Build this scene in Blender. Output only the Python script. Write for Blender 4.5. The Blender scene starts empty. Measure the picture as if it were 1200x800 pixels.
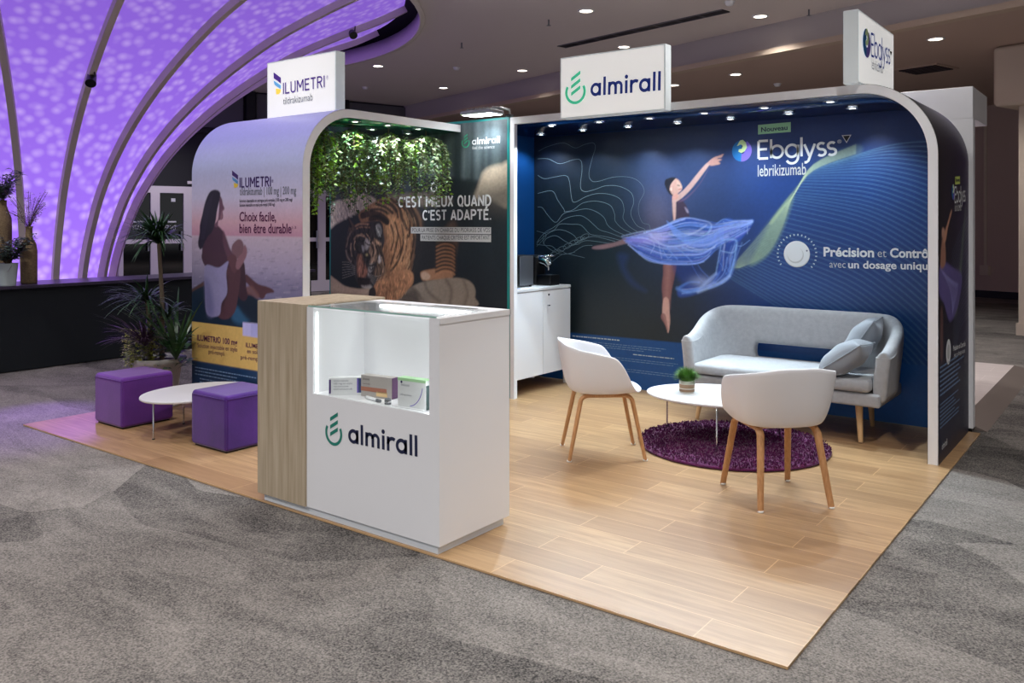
import bpy, bmesh, math, random
import numpy as np
from mathutils import Vector, Matrix

C = bpy.context.scene.collection
R = math.radians
random.seed(7)
rng = np.random.default_rng(7)

# ------------------------------------------------------------------ camera
F_PX, CY, YAW = 993.476, 261.715, 37.09
CAM = np.array([1.029, -2.976, 1.566])
cam_data = bpy.data.cameras.new('camera')
cam = bpy.data.objects.new('camera', cam_data); C.objects.link(cam)
cam.location = CAM
cam.rotation_euler = (R(90), 0, R(YAW))
cam_data.sensor_width = 36.0
cam_data.lens = F_PX / 1200 * 36
cam_data.shift_y = -(400 - CY) / 1200
cam_data.clip_end = 200
bpy.context.scene.camera = cam

# ------------------------------------------------------------------ world, exposure
vs = bpy.context.scene.view_settings
bpy.context.scene.display_settings.display_device = 'sRGB'
vs.view_transform = 'Standard'; vs.look = 'None'; vs.gamma = 1.0; vs.use_curve_mapping = False
vs.exposure = 0.0
W = bpy.data.worlds.new('hall_air'); bpy.context.scene.world = W
W.use_nodes = True
W.node_tree.nodes['Background'].inputs[0].default_value = (0.93, 0.95, 1.0, 1)
W.node_tree.nodes['Background'].inputs[1].default_value = 0.60

HX = np.array([-0.96, 0.28]); PX = np.array([0.28, 0.96])        # the hall's own axes, turned against the booth
def hp(h, p, z=0.0):
    n = 0.96 * 0.96 + 0.28 * 0.28
    return Vector(((-0.96 * h + 0.28 * p) / n, (0.28 * h + 0.96 * p) / n, z))

def spot(name, loc, target, power, angle, blend=0.5, radius=0.05, col=(1, 1, 1), parent=None):
    d = bpy.data.lights.new(name, 'SPOT'); d.energy = power; d.spot_size = R(angle); d.spot_blend = blend
    d.shadow_soft_size = radius; d.color = col
    o = bpy.data.objects.new(name, d); C.objects.link(o)
    loc = Vector(loc); o.location = loc
    o.rotation_euler = (Vector(target) - loc).to_track_quat('-Z', 'Y').to_euler()
    if parent is not None:
        o.parent = parent; o.matrix_parent_inverse = Matrix.Translation(-parent_loc(parent))
    return o
def parent_loc(p):
    v = Vector((0, 0, 0))
    while p is not None:
        v += p.location; p = p.parent
    return v

WARM = (1.0, 0.80, 0.60); COOL = (0.86, 0.94, 1.0); NEUT = (1.0, 0.985, 0.965)
POW_HALL, POW_CANOPY, POW_GREEN = 275, 17, 19
# unseen hall downlights over stand and aisle; the last added to brighten the doors
for (h, p) in [(-3.0, -1.2), (-0.4, -1.2), (2.3, -1.2), (4.9, -1.2), (-3.0, 1.6), (-0.4, 1.6), (7.5, -3.4), (2.3, -4.6), (-0.4, -4.6), (4.9, 3.0), (2.3, 3.4), (7.3, 0.3), (14.8, 2.0)]:
    q = hp(h, p, 4.42)
    k_ = {-1.2: .62, -4.6: 1.5, -3.4: 1.25, 0.3: .45, 1.6: .8}.get(p, 1.0)
    spot('hall_lamp', q, (q.x, q.y, 0), POW_HALL * k_, 125, 0.7, 0.12, NEUT)

# ------------------------------------------------------------------ helpers
def lin(c):
    c = np.asarray(c, float) / 255.0
    return np.where(c <= 0.04045, c / 12.92, ((c + 0.055) / 1.055) ** 2.4)
def rgb(r, g, b): return tuple(float(v) for v in lin((r, g, b)))

def mat(name, col, rough=0.5, metal=0.0, emit=None, estr=1.0, spec=None, bump=None, sheen=0.0, var=None):
    m = bpy.data.materials.new(name); m.use_nodes = True
    nt = m.node_tree; b = nt.nodes['Principled BSDF']
    b.inputs['Base Color'].default_value = (*col, 1); b.inputs['Roughness'].default_value = rough
    b.inputs['Metallic'].default_value = metal
    if spec is not None: b.inputs['Specular IOR Level'].default_value = spec
    if sheen: b.inputs['Sheen Weight'].default_value = sheen; b.inputs['Sheen Roughness'].default_value = 0.4
    if emit is not None:
        b.inputs['Emission Color'].default_value = (*emit, 1); b.inputs['Emission Strength'].default_value = estr
    if bump or var:
        tc = nt.nodes.new('ShaderNodeTexCoord')
    if bump:
        sc, st = bump
        n = nt.nodes.new('ShaderNodeTexNoise'); n.inputs['Scale'].default_value = sc; n.inputs['Detail'].default_value = 3
        bp = nt.nodes.new('ShaderNodeBump'); bp.inputs['Strength'].default_value = st; bp.inputs['Distance'].default_value = 0.01
        nt.links.new(tc.outputs['Object'], n.inputs['Vector'])
        nt.links.new(n.outputs['Fac'], bp.inputs['Height']); nt.links.new(bp.outputs['Normal'], b.inputs['Normal'])
    if var:
        sc, c2 = var[0], var[1]
        n2 = nt.nodes.new('ShaderNodeTexNoise'); n2.inputs['Scale'].default_value = sc; n2.inputs['Detail'].default_value = 4
        mp = nt.nodes.new('ShaderNodeMapping')
        if len(var) > 2: mp.inputs['Scale'].default_value = var[2]
        cr = nt.nodes.new('ShaderNodeValToRGB'); cr.color_ramp.elements[0].position = 0.3; cr.color_ramp.elements[1].position = 0.7
        cr.color_ramp.elements[0].color = (*col, 1); cr.color_ramp.elements[1].color = (*c2, 1)
        nt.links.new(tc.outputs['Object'], mp.inputs['Vector']); nt.links.new(mp.outputs['Vector'], n2.inputs['Vector'])
        nt.links.new(n2.outputs['Fac'], cr.inputs['Fac']); nt.links.new(cr.outputs['Color'], b.inputs['Base Color'])
    return m

class MB:
    """collects faces for one mesh"""
    def __init__(s): s.v = []; s.f = []; s.m = []; s.smooth = []
    def add(s, vs, fs, mi=0, sm=False):
        o = len(s.v); s.v += [tuple(map(float, p)) for p in vs]
        for f in fs: s.f.append(tuple(o + i for i in f)); s.m.append(mi); s.smooth.append(sm)
        return s
    def box(s, a, b, mi=0):
        (x0, y0, z0), (x1, y1, z1) = a, b
        x0, x1 = min(x0, x1), max(x0, x1); y0, y1 = min(y0, y1), max(y0, y1); z0, z1 = min(z0, z1), max(z0, z1)
        v = [(x0, y0, z0), (x1, y0, z0), (x1, y1, z0), (x0, y1, z0), (x0, y0, z1), (x1, y0, z1), (x1, y1, z1), (x0, y1, z1)]
        return s.add(v, [(3, 2, 1, 0), (4, 5, 6, 7), (0, 1, 5, 4), (1, 2, 6, 5), (2, 3, 7, 6), (3, 0, 4, 7)], mi)
    def prism(s, pts, z0, z1, mi=0, sm=False):
        n = len(pts); v = [(x, y, z0) for x, y in pts] + [(x, y, z1) for x, y in pts]
        s.add(v, [tuple(range(n - 1, -1, -1)), tuple(range(n, 2 * n))], mi)
        return s.add(v, [(i, (i + 1) % n, n + (i + 1) % n, n + i) for i in range(n)], mi, sm)
    def tube(s, path, rad, n=10, mi=0, cap=True, flat=1.0):
        path = [Vector(p) for p in path]; k = len(path)
        rs = rad if isinstance(rad, (list, tuple)) else [rad] * k
        vs = []; up = None
        for i, p in enumerate(path):
            d = (path[min(i + 1, k - 1)] - path[max(i - 1, 0)]).normalized()
            if up is None:
                up = Vector((0, 0, 1)) if abs(d.z) < 0.9 else Vector((1, 0, 0))
            a = d.cross(up).normalized(); up = a.cross(d).normalized()
            for j in range(n):
                t = 2 * math.pi * j / n
                vs.append(p + a * (math.cos(t) * rs[i]) + up * (math.sin(t) * rs[i] * flat))
        fs = [(i * n + j, i * n + (j + 1) % n, (i + 1) * n + (j + 1) % n, (i + 1) * n + j) for i in range(k - 1) for j in range(n)]
        s.add(vs, fs, mi, True)
        if cap: s.add(vs[:n], [tuple(range(n - 1, -1, -1))], mi); s.add(vs[-n:], [tuple(range(n))], mi)
        return s
    def lathe(s, prof, c=(0, 0, 0), n=32, mi=0, sx=1.0, sy=1.0):
        vs = []
        for r, z in prof:
            for j in range(n):
                t = 2 * math.pi * j / n; vs.append((c[0] + r * sx * math.cos(t), c[1] + r * sy * math.sin(t), c[2] + z))
        k = len(prof)
        return s.add(vs, [(i * n + j, i * n + (j + 1) % n, (i + 1) * n + (j + 1) % n, (i + 1) * n + j) for i in range(k - 1) for j in range(n)], mi, True)
    def grid(s, P, mi=0, sm=True, closed_u=False):
        P = np.asarray(P); a, b = P.shape[:2]
        fs = [(i * b + j, i * b + (j + 1) % b, (i + 1) * b + (j + 1) % b, (i + 1) * b + j) for i in range(a - 1) for j in range(b if closed_u else b - 1)]
        return s.add(P.reshape(-1, 3), fs, mi, sm)
    def build(s, name, mats, parent=None, world=True):
        me = bpy.data.meshes.new(name)
        off = parent_loc(parent) if (parent is not None and world) else Vector((0, 0, 0))
        me.from_pydata([(p[0] - off.x, p[1] - off.y, p[2] - off.z) for p in s.v], [], s.f)
        for m in (mats if isinstance(mats, (list, tuple)) else [mats]): me.materials.append(m)
        me.polygons.foreach_set('material_index', s.m); me.polygons.foreach_set('use_smooth', s.smooth)
        me.update()
        o = bpy.data.objects.new(name, me); C.objects.link(o)
        if parent is not None: o.parent = parent
        return o
def fixn(o):
    bm = bmesh.new(); bm.from_mesh(o.data); bmesh.ops.remove_doubles(bm, verts=bm.verts, dist=1e-5)
    bmesh.ops.recalc_face_normals(bm, faces=bm.faces); bm.to_mesh(o.data); bm.free(); return o
def bev(o, w, seg=3, ang=40):
    fixn(o)
    m = o.modifiers.new('bevel', 'BEVEL'); m.width = w; m.segments = seg; m.limit_method = 'ANGLE'; m.angle_limit = R(ang)
    for p in o.data.polygons: p.use_smooth = True
    w2 = o.modifiers.new('wn', 'WEIGHTED_NORMAL'); w2.keep_sharp = True
    return o
def subs(o, n=1):
    m = o.modifiers.new('sub', 'SUBSURF'); m.levels = n; m.render_levels = n; return o
def thing(name, label, cat, loc=(0, 0, 0), rz=0.0, group=None):
    o = bpy.data.objects.new(name, None); C.objects.link(o); o.empty_display_size = 0.1
    o.location = loc; o.rotation_euler = (0, 0, rz); o['label'] = label; o['category'] = cat
    if group: o['group'] = group
    return o
def tag(o, label, cat, group=None, kind=None):
    o['label'] = label; o['category'] = cat
    if group: o['group'] = group
    if kind: o['kind'] = kind
    return o
def struct(o, label=None):
    o['kind'] = 'structure'
    if label: o['label'] = label
    return o
def copy_tree(o, parent=None):
    c = o.copy(); C.objects.link(c)
    if parent is not None: c.parent = parent
    for ch in list(o.children): copy_tree(ch, c)
    return c

# where a pixel of the photograph meets a plane of the place
_a = R(YAW); FW = np.array([-math.sin(_a), math.cos(_a), 0]); RT = np.array([math.cos(_a), math.sin(_a), 0]); UPV = np.array([0, 0, 1.0])
def un(px, py, axis, val):
    d = FW + RT * (px - 600) / F_PX + UPV * (CY - py) / F_PX
    i = 'xyz'.index(axis); t = (val - CAM[i]) / d[i]
    return CAM + d * t
def px_m(px, py, axis, val, n):            # how many metres n pixels are there
    return n / F_PX * float((un(px, py, axis, val) - CAM) @ FW)
# ------------------------------------------------------------------ printed pictures: colours on a fine grid of points
def spline(pts, k=6, closed=True):
    P = np.asarray(pts, float); n = len(P); out = []
    rngi = range(n) if closed else range(n - 1)
    for i in rngi:
        if closed: a, b, c, d = P[(i - 1) % n], P[i], P[(i + 1) % n], P[(i + 2) % n]
        else: a, b, c, d = P[max(i - 1, 0)], P[i], P[i + 1], P[min(i + 2, n - 1)]
        for t in np.linspace(0, 1, k, endpoint=False):
            out.append(0.5 * ((2 * b) + (c - a) * t + (2 * a - 5 * b + 4 * c - d) * t * t + (3 * b - a - 3 * c + d) * t ** 3))
    if not closed: out.append(P[-1])
    return np.array(out)

class Paint:
    def __init__(s, w, h, cell, to_uv):
        s.w, s.h = w, h; s.nx, s.ny = int(round(w / cell)), int(round(h / cell))
        s.U, s.V = np.meshgrid(np.linspace(0, w, s.nx + 1), np.linspace(0, h, s.ny + 1))
        s.c = np.zeros((s.ny + 1, s.nx + 1, 3)); s.cell = cell; s.to_uv = to_uv
    def uv(s, pts): return np.array([s.to_uv(*p) for p in pts])
    def _box(s, lo, hi):
        j0 = max(int((lo[0]) / s.cell) - 1, 0); j1 = min(int(hi[0] / s.cell) + 2, s.nx + 1)
        i0 = max(int((lo[1]) / s.cell) - 1, 0); i1 = min(int(hi[1] / s.cell) + 2, s.ny + 1)
        return slice(i0, max(i1, i0)), slice(j0, max(j1, j0))
    def blend(s, sl, a, col, add=False):
        col = lin(col) if np.asarray(col).max() > 1.0 or True else col
        if add: s.c[sl] = s.c[sl] + a[..., None] * col
        else: s.c[sl] = s.c[sl] * (1 - a[..., None]) + a[..., None] * col
    def vgrad(s, stops):                   # stops: (v, colour)
        v = [q[0] for q in stops]; cs = np.array([lin(q[1]) for q in stops])
        for k in range(3): s.c[..., k] = np.interp(s.V, v, cs[:, k])
    def _dist(s, U, V, L, closed):
        d = np.full(U.shape, 1e9)
        n = len(L)
        for i in range(n if closed else n - 1):
            a, b = L[i], L[(i + 1) % n]; e = b - a; q = e @ e + 1e-12
            t = np.clip(((U - a[0]) * e[0] + (V - a[1]) * e[1]) / q, 0, 1)
            d = np.minimum(d, (U - a[0] - t * e[0]) ** 2 + (V - a[1] - t * e[1]) ** 2)
        return np.sqrt(d)
    def poly(s, pts, col, soft=0.01, alpha=1.0, smooth=True, add=False, raw=False, tex=None):
        L = np.asarray(pts, float) if raw else s.uv(pts)
        if smooth: L = spline(L, 5)
        sl = s._box(L.min(0) - soft, L.max(0) + soft); U, V = s.U[sl], s.V[sl]
        if U.size == 0: return
        ins = np.zeros(U.shape, bool); n = len(L)
        for i in range(n):
            (x0, y0), (x1, y1) = L[i], L[(i + 1) % n]
            if y0 == y1: continue
            m = ((y0 <= V) & (V < y1)) | ((y1 <= V) & (V < y0))
            ins ^= m & (U < x0 + (V - y0) / (y1 - y0) * (x1 - x0))
        d = s._dist(U, V, L, True); sd = np.where(ins, d, -d)
        a = np.clip(0.5 + sd / soft, 0, 1) * alpha
        if tex is not None: a = a * tex(U, V)
        s.blend(sl, a, col, add)
    def line(s, pts, w, col, alpha=1.0, smooth=True, add=False, raw=False, soft=None, taper=False):
        L = np.asarray(pts, float) if raw else s.uv(pts)
        if smooth and len(L) > 2: L = spline(L, 5, False)
        soft = soft or s.cell
        sl = s._box(L.min(0) - w - soft, L.max(0) + w + soft); U, V = s.U[sl], s.V[sl]
        if U.size == 0: return
        d = s._dist(U, V, L, False); a = np.clip(0.5 + (w / 2 - d) / soft, 0, 1) * alpha
        s.blend(sl, a, col, add)
    def blob(s, cx, cy, rx, ry, col, alpha=1.0, add=False, power=1.0):
        c = s.to_uv(cx, cy); sl = s._box((c[0] - 3 * rx, c[1] - 3 * ry), (c[0] + 3 * rx, c[1] + 3 * ry)); U, V = s.U[sl], s.V[sl]
        a = np.exp(-(((U - c[0]) / rx) ** 2 + ((V - c[1]) / ry) ** 2) ** power) * alpha
        s.blend(sl, a, col, add)
    def noise(s, amount, seed=1, fine=1):
        r = np.random.default_rng(seed); n = r.normal(size=s.c.shape[:2])
        for _ in range(fine): n = (n + np.roll(n, 1, 0) + np.roll(n, -1, 0) + np.roll(n, 1, 1) + np.roll(n, -1, 1)) / 5
        n /= n.std(); s.c *= np.clip(1 + amount * n, 0.2, 2.5)[..., None]
    def fur(s, pts, amount, seed, smooth=True, passes=4, soft=.03):
        # streaky light and dark along the vertical, inside one outline
        L = s.uv(pts); L = spline(L, 5) if smooth else L; sl = s._box(L.min(0) - soft, L.max(0) + soft); U, V = s.U[sl], s.V[sl]
        ins = np.zeros(U.shape, bool); n = len(L)
        for i in range(n):
            (x0, y0), (x1, y1) = L[i], L[(i + 1) % n]
            if y0 == y1: continue
            m = ((y0 <= V) & (V < y1)) | ((y1 <= V) & (V < y0)); ins ^= m & (U < x0 + (V - y0) / (y1 - y0) * (x1 - x0))
        r = np.random.default_rng(seed).normal(size=U.shape)
        for _ in range(passes): r = (r + np.roll(r, 1, 0) + np.roll(r, -1, 0)) / 3
        r /= r.std(); d = s._dist(U, V, L, True); a = np.clip(np.where(ins, d, 0) / soft, 0, 1)
        s.c[sl] *= np.clip(1 + amount * r * a, .25, 2.2)[..., None]
    def family(s, A, B, n, seed, cols, w=(.005, .012), alpha=(.3, .7), wob=.0):
        # curves swept from outline A to outline B, each with its own tone
        r = np.random.default_rng(seed); A = spline(s.uv(A), 5, False); B = spline(s.uv(B), 5, False); k = np.linspace(0, 1, 30)
        q = lambda P: np.stack([np.interp(k, np.linspace(0, 1, len(P)), P[:, i]) for i in (0, 1)], -1)
        A, B = q(A), q(B)
        for i in range(n):
            t = np.clip((i + r.random()) / n + wob * np.sin(k * r.uniform(3, 9) + r.uniform(0, 6)), 0, 1)[:, None]; i0, i1 = sorted(r.integers(0, 30, 2)); i1 = max(i1, i0 + 7)
            L = (A * (1 - t) + B * t)[i0:i1 + 1]
            if len(L) > 3: s.line(L, r.uniform(*w), cols[int(r.integers(len(cols)))], r.uniform(*alpha), False, raw=True, soft=.012)
    def mesh(s, name, place, m, parent, gain=1.0, keep=None):
        P = place(s.U, s.V); off = parent_loc(parent); P = P - np.array(off)
        a, b = s.ny + 1, s.nx + 1
        me = bpy.data.meshes.new(name)
        I = np.arange(a * b).reshape(a, b)
        q = np.stack([I[:-1, :-1], I[:-1, 1:], I[1:, 1:], I[1:, :-1]], -1).reshape(-1, 4)
        if keep is not None: q = q[keep(s.U, s.V).reshape(-1)[q].all(1)]
        me.vertices.add(a * b); me.vertices.foreach_set('co', P.reshape(-1).astype(np.float32))
        me.loops.add(q.size); me.loops.foreach_set('vertex_index', q.reshape(-1).astype(np.int32))
        me.polygons.add(len(q)); me.polygons.foreach_set('loop_start', np.arange(0, q.size, 4, dtype=np.int32))
        me.polygons.foreach_set('use_smooth', np.ones(len(q), bool))
        me.update(calc_edges=True)
        at = me.color_attributes.new('print', 'FLOAT_COLOR', 'POINT')
        col = np.concatenate([np.clip(s.c * gain, 0, 1), np.ones((a, b, 1))], -1)
        at.data.foreach_set('color', col.reshape(-1).astype(np.float32))
        me.materials.append(m); me.validate()
        o = bpy.data.objects.new(name, me); C.objects.link(o); o.parent = parent
        return o

def print_mat(name, rough=0.42):
    m = bpy.data.materials.new(name); m.use_nodes = True; nt = m.node_tree; b = nt.nodes['Principled BSDF']
    b.inputs['Roughness'].default_value = rough
    a = nt.nodes.new('ShaderNodeVertexColor'); a.layer_name = 'print'
    nt.links.new(a.outputs['Color'], b.inputs['Base Color']); return m

# ------------------------------------------------------------------ lettering
_glyphs = {}
def text_mesh(body, bold=0.0):
    k = (body, bold)
    if k in _glyphs: return _glyphs[k]
    cu = bpy.data.curves.new('t', 'FONT'); cu.body = body; cu.size = 1.0; cu.offset = bold; cu.resolution_u = 3
    o = bpy.data.objects.new('t', cu); C.objects.link(o)
    bpy.context.view_layer.update()
    ev = o.evaluated_get(bpy.context.evaluated_depsgraph_get()); me = ev.to_mesh()
    v = [(p.co.x, p.co.y) for p in me.vertices]; f = [tuple(p.vertices) for p in me.polygons]
    ev.to_mesh_clear(); bpy.data.objects.remove(o); bpy.data.curves.remove(cu)
    _glyphs[k] = (np.array(v) if v else np.zeros((0, 2)), f); return _glyphs[k]
CAPH = None
def caph():
    global CAPH
    if CAPH is None: v, _ = text_mesh('H'); CAPH = v[:, 1].max()
    return CAPH

class Ink:
    """flat shapes in one panel's own plane; each colour a material slot"""
    def __init__(s): s.tri = []; s.mats = []
    def _mi(s, m):
        if m not in s.mats: s.mats.append(m)
        return s.mats.index(m)
    def faces(s, v, f, m, lift=0): s.tri.append((np.asarray(v, float), f, s._mi(m), lift))
    def poly(s, pts, m, lift=0): s.faces(pts, [tuple(range(len(pts)))], m, lift)
    def text(s, body, p0, p1, h, m, bold=0.0, lift=0):          # baseline from p0 to p1, capital height h
        v, f = text_mesh(body, bold)
        if not len(v): return
        p0 = np.asarray(p0, float); p1 = np.asarray(p1, float); e = p1 - p0; L = np.hypot(*e); e /= L; n = np.array([-e[1], e[0]])
        x0, x1 = v[:, 0].min(), v[:, 0].max()
        x = (v[:, 0] - x0) / (x1 - x0) * L; y = v[:, 1] / caph() * h
        s.faces(p0 + x[:, None] * e + y[:, None] * n, f, m, lift)
    def ring(s, c, ro, ri, a0, a1, m, n=40, sx=1.0, lift=0):
        t = np.radians(np.linspace(a0, a1, n)); o = np.stack([c[0] + ro * sx * np.cos(t), c[1] + ro * np.sin(t)], -1)
        i = np.stack([c[0] + ri * sx * np.cos(t), c[1] + ri * np.sin(t)], -1)
        v = np.concatenate([o, i]); s.faces(v, [(k, k + 1, n + k + 1, n + k) for k in range(n - 1)], m, lift)
    def disc(s, c, r, m, n=36, sx=1.0, lift=0):
        t = np.linspace(0, 2 * math.pi, n, endpoint=False)
        s.poly(np.stack([c[0] + r * sx * np.cos(t), c[1] + r * np.sin(t)], -1), m, lift)
    def stroke(s, pts, w, m, smooth=False, lift=0):
        L = np.asarray(pts, float)
        if smooth: L = spline(L, 6, False)
        d = np.gradient(L, axis=0); d /= np.linalg.norm(d, axis=1)[:, None] + 1e-9; nrm = np.stack([-d[:, 1], d[:, 0]], -1)
        n = len(L); v = np.concatenate([L + nrm * w / 2, L - nrm * w / 2])
        s.faces(v, [(k, k + 1, n + k + 1, n + k) for k in range(n - 1)], m, lift)
    def build(s, name, place, parent, flip=False, base=.0045):
        mb = MB()
        for v, f, mi, lift in s.tri:
            P = place(v[:, 0], v[:, 1], base + 0.0006 * lift)
            mb.add(P, [tuple(reversed(q)) for q in f] if flip else f, mi)
        return mb.build(name, s.mats, parent)

def wordmark(ink, p0, p1, xh, m):
    """the lower-case word a-l-m-i-r-a-l-l in a round, even-stroked alphabet; baseline p0 to p1, x-height xh"""
    W_ = 0.25; shapes = []; x = 0.0
    def stem(x0, h, y0=0.0): shapes.append(('p', [(x0, y0), (x0 + W_, y0), (x0 + W_, h), (x0, h)]))
    def arc(cx, cy, ro, ri, a0, a1): shapes.append(('r', (cx, cy), ro, ri, a0, a1))
    for ch in 'almirall':
        if ch == 'a': arc(x + 0.5, 0.5, 0.53, 0.28, 0, 360); stem(x + 0.78, 1.0); x += 1.03
        elif ch == 'l': stem(x, 1.45); x += W_
        elif ch == 'i': stem(x, 1.0); shapes.append(('d', (x + W_ / 2, 1.27), 0.16)); x += W_
        elif ch == 'r': stem(x, 1.0); arc(x + 0.52, 0.48, 0.54, 0.29, 55, 180); x += 0.66
        elif ch == 'm':
            stem(x, 1.0)
            for k in range(2): arc(x + 0.45 + 0.55 * k, 0.6, 0.42, 0.18, 0, 180); stem(x + 0.62 + 0.55 * k, 0.6)
            x += 0.62 + 0.55 + W_
        x += 0.22
    tot = x - 0.22
    p0 = np.asarray(p0, float); p1 = np.asarray(p1, float); e = p1 - p0; L = np.hypot(*e); e /= L; nv = np.array([-e[1], e[0]]); sx = L / tot
    T = lambda q: p0 + np.outer(np.asarray(q)[:, 0] * sx, e) + np.outer(np.asarray(q)[:, 1] * xh, nv)
    for sh in shapes:
        if sh[0] == 'p': ink.poly(T(sh[1]), m)
        elif sh[0] == 'd':
            t = np.linspace(0, 2 * math.pi, 20, endpoint=False); ink.poly(T(np.stack([sh[1][0] + sh[2] * np.cos(t), sh[1][1] + sh[2] * np.sin(t)], -1)), m)
        else:
            _, c, ro, ri, a0, a1 = sh; n = 28; t = np.radians(np.linspace(a0, a1, n))
            o = np.stack([c[0] + ro * np.cos(t), c[1] + ro * np.sin(t)], -1); i = np.stack([c[0] + ri * np.cos(t), c[1] + ri * np.sin(t)], -1)
            ink.faces(T(np.concatenate([o, i])), [(k, k + 1, n + k + 1, n + k) for k in range(n - 1)], m)
def emblem(ink, c, r, m):
    """open ring with three slanting bars rising out of it"""
    ink.ring(c, r, r * 0.76, 148, 390, m)
    for (l0, l1, r0, r1) in [(.88, 1.18, 1.40, 1.70), (.27, .57, .79, 1.09), (-.31, -.01, .21, .51)]:
        ink.poly([(c[0] - 0.42 * r, c[1] + l0 * r), (c[0] + 0.48 * r, c[1] + r0 * r), (c[0] + 0.48 * r, c[1] + r1 * r), (c[0] - 0.42 * r, c[1] + l1 * r)], m)
def feather(ink, x0, x1, y0, y1, ms):
    """three stacked curved strips, the lowest short"""
    X = lambda t: x0 + t * (x1 - x0); Y = lambda t: y0 + t * (y1 - y0)
    ink.poly([(X(0), Y(1)), (X(.45), Y(.86)), (X(1), Y(.70)), (X(1), Y(.44)), (X(.5), Y(.60)), (X(0.02), Y(.72))], ms[0])
    ink.poly([(X(0), Y(.64)), (X(.45), Y(.52)), (X(1), Y(.37)), (X(.98), Y(.2)), (X(.6), Y(.30)), (X(.12), Y(.44))], ms[1])
    ink.poly([(X(.3), Y(.27)), (X(1), Y(.19)), (X(.97), Y(.08)), (X(.75), Y(.0)), (X(.36), Y(.0))], ms[2])

def _arc(cx, cy, rx, ry, a0, a1, n=14): return [(cx + rx * math.cos(a), cy + ry * math.sin(a)) for a in np.radians(np.linspace(a0, a1, n))]
CAPS = {                                  # condensed capitals as pen strokes in a box of height 1; advance width first
 'I': (.10, [[(.05, 0), (.05, 1)]]), 'L': (.46, [[(.05, 1), (.05, 0)], [(.0, .05), (.46, .05)]]), 'E': (.48, [[(.05, 0), (.05, 1)], [(.0, .05), (.48, .05)], [(.05, .52), (.42, .52)], [(.0, .95), (.48, .95)]]),
 'T': (.52, [[(.26, 0), (.26, 1)], [(0, .95), (.52, .95)]]), 'U': (.54, [[(.05, 1), (.05, .28)] + _arc(.27, .28, .22, .23, 180, 360) + [(.49, .28), (.49, 1)]]), 'M': (.70, [[(.05, 0), (.05, 1)], [(.65, 0), (.65, 1)], [(.07, .98), (.35, .34)], [(.63, .98), (.35, .34)]]),
 'R': (.54, [[(.05, 0), (.05, 1)], [(.0, .95), (.27, .95)] + _arc(.27, .73, .21, .22, 90, -90) + [(.27, .51), (.05, .51)], [(.27, .5), (.50, 0)]]), 'P': (.52, [[(.05, 0), (.05, 1)], [(.0, .95), (.27, .95)] + _arc(.27, .71, .21, .24, 90, -90) + [(.27, .47), (.05, .47)]]),
 'D': (.56, [[(.05, 0), (.05, 1)], [(.0, .95), (.22, .95)] + _arc(.22, .5, .29, .45, 90, -90) + [(.22, .05), (0, .05)]]), 'C': (.52, [_arc(.30, .5, .25, .45, 48, 312, 22)]), 'S': (.48, [_arc(.24, .73, .19, .22, 35, 270, 14) + _arc(.24, .27, .19, .24, 90, -145, 14)]),
 'Q': (.58, [_arc(.29, .5, .24, .45, 0, 360, 26), [(.34, .22), (.54, -.04)]]), 'O': (.58, [_arc(.29, .5, .24, .45, 0, 360, 26)]), 'A': (.58, [[(.04, 0), (.29, 1)], [(.54, 0), (.29, 1)], [(.13, .28), (.45, .28)]]), 'N': (.56, [[(.05, 0), (.05, 1)], [(.51, 0), (.51, 1)], [(.06, .96), (.50, .04)]]),
 'X': (.54, [[(.05, 0), (.49, 1)], [(.49, 0), (.05, 1)]]), "'": (.10, [[(.05, .98), (.05, .72)]]), '.': (.12, [[(.06, 0), (.06, .13)]]), ',': (.12, [[(.08, .12), (.03, -.14)]]), ' ': (.22, [])}
CAPS['É'] = (CAPS['E'][0], CAPS['E'][1] + [[(.18, 1.08), (.36, 1.26)]])
def capitals(ink, body, p0, p1, H, m, w=.11, lift=0):
    p0 = np.asarray(p0, float); p1 = np.asarray(p1, float); e = p1 - p0; Lw = np.hypot(*e); e /= Lw; nv = np.array([-e[1], e[0]]); gap = .13; x = 0.0; S = []
    for ch in body:
        adv, st = CAPS[ch]
        S += [[(q[0] + x, q[1]) for q in g] for g in st]; x += adv + gap
    sx = Lw / (x - gap)
    for g in S: ink.stroke([p0 + e * (q[0] * sx) + nv * (q[1] * H) for q in g], w * H, m, lift=lift)
# ------------------------------------------------------------------ materials of the place
def nodes(m): return m.node_tree, m.node_tree.nodes['Principled BSDF'], m.node_tree.links
def N(nt, t, **k):
    n = nt.nodes.new(t)
    for a, b in k.items(): setattr(n, a, b)
    return n

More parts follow.
